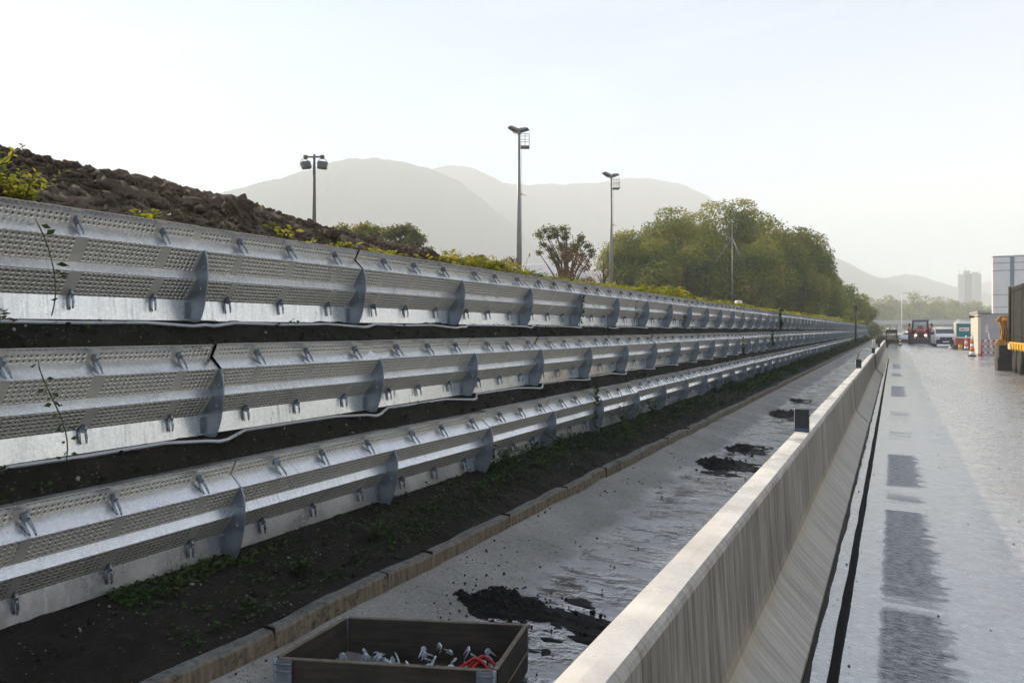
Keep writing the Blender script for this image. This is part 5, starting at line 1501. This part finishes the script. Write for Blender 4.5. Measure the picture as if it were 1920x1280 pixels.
# orange excavator half hidden by the trailer
ex = thing("excavator", "orange yellow excavator with folded arm, half hidden behind the dark trailer", "excavator", (4.80, 39.3, 0))
mb = MB(); mb.rbox((-.15,-.7,.75),(1.6,1.7,1.55), .08); mb.rbox((.5,.5,1.55),(1.6,1.7,1.8), .08); mb.build("body", M['ochre'], ex)
mb = MB(); mb.rbox((.55,-.65,1.55),(1.55,.5,2.5), .08); mb.build("cab", M['bumper'], ex)
for x in (-.1, 1.25):
    k = MB(); k.prism([(-1.2,.12),(-1.0,0),(1.8,0),(2.0,.12),(2.1,.36),(1.95,.62),(-1.1,.62),(-1.3,.36)], x, x+.42, 'YZ'); k.build("track", M['tyre'], ex)
mb = MB(); mb.prism([(-.66,.95),(-.60,.78),(-.35,.70),(.15,.78),(.15,1.12),(-.1,1.20),(-.52,1.16)], -.35, -.05, 'XZ'); mb.lathe([(.09,-.42),(.09,.02)], (-.50,0,.95), 10, 'Y'); mb.rbox((-.46,-.4,.86),(.1,-.02,1.05), .05); mb.build("boom", M['ochre'], ex)
mb = MB(); mb.prism([(-.42,1.15),(-.12,1.1),(.02,1.5),(-.02,2.05),(-.18,2.28),(-.45,2.26),(-.62,2.05),(-.48,1.95),(-.40,1.6)], -.32, -.04, 'XZ'); mb.lathe([(.11,-.40),(.11,.02)], (-.30,0,2.08), 10, 'Y'); mb.lathe([(.10,-.40),(.10,.02)], (-.14,0,1.25), 10, 'Y'); mb.build("stick", M['ochre'], ex)
mb = MB(); mb.tube([(-.05,-.42,1.2),(.05,-.42,1.9)], .035, 8); mb.tube([(-.34,-.38,1.15),(-.30,-.40,1.5),(-.36,-.38,1.95)], .025, 6); mb.tube([(-.24,-.38,1.1),(-.20,-.42,1.55),(-.25,-.38,2.0)], .02, 6); mb.build("hydraulic_ram", M['bumper'], ex)

# stacked concrete blocks
mb = MB(); mb.rbox((3.58,33.0,0),(4.75,33.85,.50), .02)
tag(mb.build("concrete_block", M['darkblock']), "dark damp concrete block on the ground, lower one of the stack by the trailer wheels", "concrete block", "stacked concrete blocks")
mb = MB(); mb.rbox((3.62,33.02,.503),(4.45,33.8,1.02), .025); mb.prism([(3.85,1.02),(4.2,1.02),(4.15,1.06),(3.9,1.06)], 33.2, 33.6, 'XZ')
tag(mb.build("concrete_block", M['darkblock']), "dark damp concrete block lying on top of the lower block", "concrete block", "stacked concrete blocks")

# trailer with dark sheeted load
tl = thing("flatbed_trailer", "yellow flatbed trailer with a tall dark sheeted load at the photo's right edge", "trailer", (3.9, 32.6, 0))
mb = MB(); mb.rbox((0,-11,.90),(2.45,0,1.16), .02)
for y in np.arange(-10.6, -.2, .62): mb.box((-.03, y, .86), (-.001, y+.10, 1.12))
mb.build("bed", M['yellow'], tl)
mb = MB(); mb.box((.25,-10.8,.62),(.45,-.3,.899)); mb.box((2.0,-10.8,.62),(2.2,-.3,.899)); mb.box((.05,-.6,.70),(2.4,-.4,.899)); mb.build("chassis", M['bumper'], tl)
n1, n2 = 60, 14
yy, zz = np.meshgrid(np.linspace(-10.9, -.05, n1), np.linspace(1.165, 3.30, n2))
load = MB(); load.rbox((.06,-10.9,1.165),(2.4,-.04,3.28), .05); ld = load.build("load_cover", M['tarp'], tl)
rib_ = MB()
for y in np.arange(-10.4, -.6, 1.9): rib_.tube([(.045,y,1.17),(.035,y+.02*math.sin(y*9),2.2),(.05,y,3.26)], .009, 5)
rib_.tube([(.04,-10.9,3.1),(.04,-.05,3.1)], .018, 5); rib_.tube([(.04,-10.9,1.4),(.04,-.05,1.4)], .018, 5); rib_.build("lashing", M['tarp'], ld)
st_ = MB(); st_.tube([(.02,-.06,1.16),(.02,-.06,3.3)], .05, 6); st_.build("stake", M['bark'], tl)
for x in (.22, 2.2):
    for y in (-.65, -1.85, -8.5, -9.7): wheel(tl, x, y, .45, .30)
pl = MB(); pl.rbox((-.045,-.62,.88),(-.034,-.10,1.10), .003); pl.build("marker_plate", M['cream'], tl)
lp = MB(); lp.rbox((.30,.0,.62),(.62,.10,.78), .03); lp.build("tail_lamp", M['orange'], tl)

# ------------------------------------------------------------------ far structures
ov = thing("overpass", "long flat grey road overpass crossing behind the tractor and van", "overpass", (0, 372, 0), R(5))
mb = MB(); mb.box((-60,-4,4.0),(90,4,5.3)); mb.box((-60,-4.4,5.0),(90,-4.001,5.75)); mb.box((-60,4.001,5.0),(90,4.4,5.75)); mb.build("deck", M['bridge'], ov)
rl = MB()
for x in np.arange(-60, 90, 2.2): rl.box((x,-4.3,5.75),(x+.16,-4.15,6.6))
rl.box((-60,-4.3,6.45),(90,-4.2,6.6)); rl.build("railing", M['steel'], ov)
for x in (-22, 2, 26, 50):
    p_ = MB(); p_.box((x-.5,-3,-.5),(x+.5,3,3.999)); p_.build("pier", M['bridge'], ov)
# earth slopes under the overpass ends
for (x0, x1, nm) in ((-70, -14, 0), (34, 100, 1)):
    A, B = np.meshgrid(np.linspace(x0, x1, 20), np.linspace(-14, 14, 12))
    e_ = (np.clip((-14-A)/10, 0, 1) if nm == 0 else np.clip((A-34)/10, 0, 1))
    Z = 4.2*e_*np.clip((14-np.abs(B))/8, 0, 1)-.4+.2*fbm(A*.4, B*.4, 3, 3)
    o = struct(grid("road_embankment", A, B+372, Z, M['field']))
lamp = thing("street_lamp", "pale slim road lamp in front of the far belt of trees", "street lamp", (3.0, 340, 0))
mb = MB(); mb.tube([(0,0,-.3),(0,0,17)], [.20,.10], 8); mb.build("pole", M['cladding'], lamp)
mb = MB(); mb.tube([(0,0,16.9),(1.6,0,17.3)], .10, 6); mb.rbox((1.3,-.2,17.2),(2.4,.2,17.4), .06); mb.build("lamp_head", M['steel'], lamp)

tw = thing("tower_block", "hazy pale tower block with a darker middle strip rising above the far trees", "tower block", (87, 1080, 0), R(-2))
tw.scale = (.86, .86, 1)
mb = MB(); mb.box((-14.6,-9,-.4),(-6.2,9,73.5)); mb.box((2.6,-9,-.4),(14.6,9,73.5)); mb.build("wing", M['tower'], tw)
mb = MB(); mb.box((-6.199,-6.5,-.4),(2.599,8,74.2)); mb.build("core", M['towerdark'], tw)
mb = MB()
for z in np.arange(3, 73, 3.1):
    mb.box((-14.2,-9.08,z),(-6.6,-9.005,z+1.3)); mb.box((3.0,-9.08,z),(14.2,-9.005,z+1.3))
wd = mb.build("window_band", M['cabin'], tw); 
mb = MB(); mb.box((-8,-4,74.21),(1,5,78.5)); mb.box((3,-6,73.51),(11,2,76.3)); mb.build("plant_room", M['tower'], tw)
mb = MB()
for (x, h_) in ((-13,5),(-5,9),(13.5,5),(-1,5)): mb.tube([(x,0,73),(x,0,75+h_)], .35, 5)
mb.build("mast", M['tower'], tw)
pb = thing("pale_building", "hazy pale building with a rounded flat roof, between the tall pole and rust shrub", "building", (-67.6, 134, 0))
mb = MB(); mb.lathe([(0,-.3),(6.5,-.3),(6.5,15.0),(6.2,15.4),(0,15.4)], n=32); mb.box((2,-6,-.3),(14,3,13.2)); mb.build("wall", M['cladding'], pb)
mb = MB(); mb.lathe([(6.56,12.2),(6.6,12.2),(6.6,13.4),(6.56,13.4)], n=32); mb.lathe([(6.56,9.4),(6.6,9.4),(6.6,10.6),(6.56,10.6)], n=32); mb.build("window_band", M['bluegrey'], pb)
bb = thing("far_building", "low grey building block on the horizon left of the far tree belt", "building", (-24, 470, 0))
mb = MB(); mb.box((-8,0,-.3),(4,10,22)); mb.box((-6,2,22.001),(0,8,24)); mb.build("wall", M['tower'], bb)
mb = MB()
for z in np.arange(3, 21, 3.2): mb.box((-7.5,-.06,z),(3.5,-.005,z+1.2))
mb.build("window_band", M['towerdark'], bb)

# ------------------------------------------------------------------ haze: one closed box of thin air round everything
mb = MB(); mb.box((-3000,-900,-1.4),(3000,3500,540))
hz = stuff(mb.build("haze", []), "thin pale morning haze in the air", "haze")
hm = bpy.data.materials.new("haze"); hm.use_nodes = True
nt = hm.node_tree
nt.nodes.remove(nt.nodes["Principled BSDF"])
pv = nt.nodes.new("ShaderNodeVolumePrincipled")
pv.inputs["Color"].default_value = (0.93, 0.975, 1.0, 1)
pv.inputs["Density"].default_value = 0.0008
pv.inputs["Anisotropy"].default_value = 0.0
nt.links.new(pv.outputs[0], nt.nodes["Material Output"].inputs["Volume"])
hz.data.materials.append(hm)
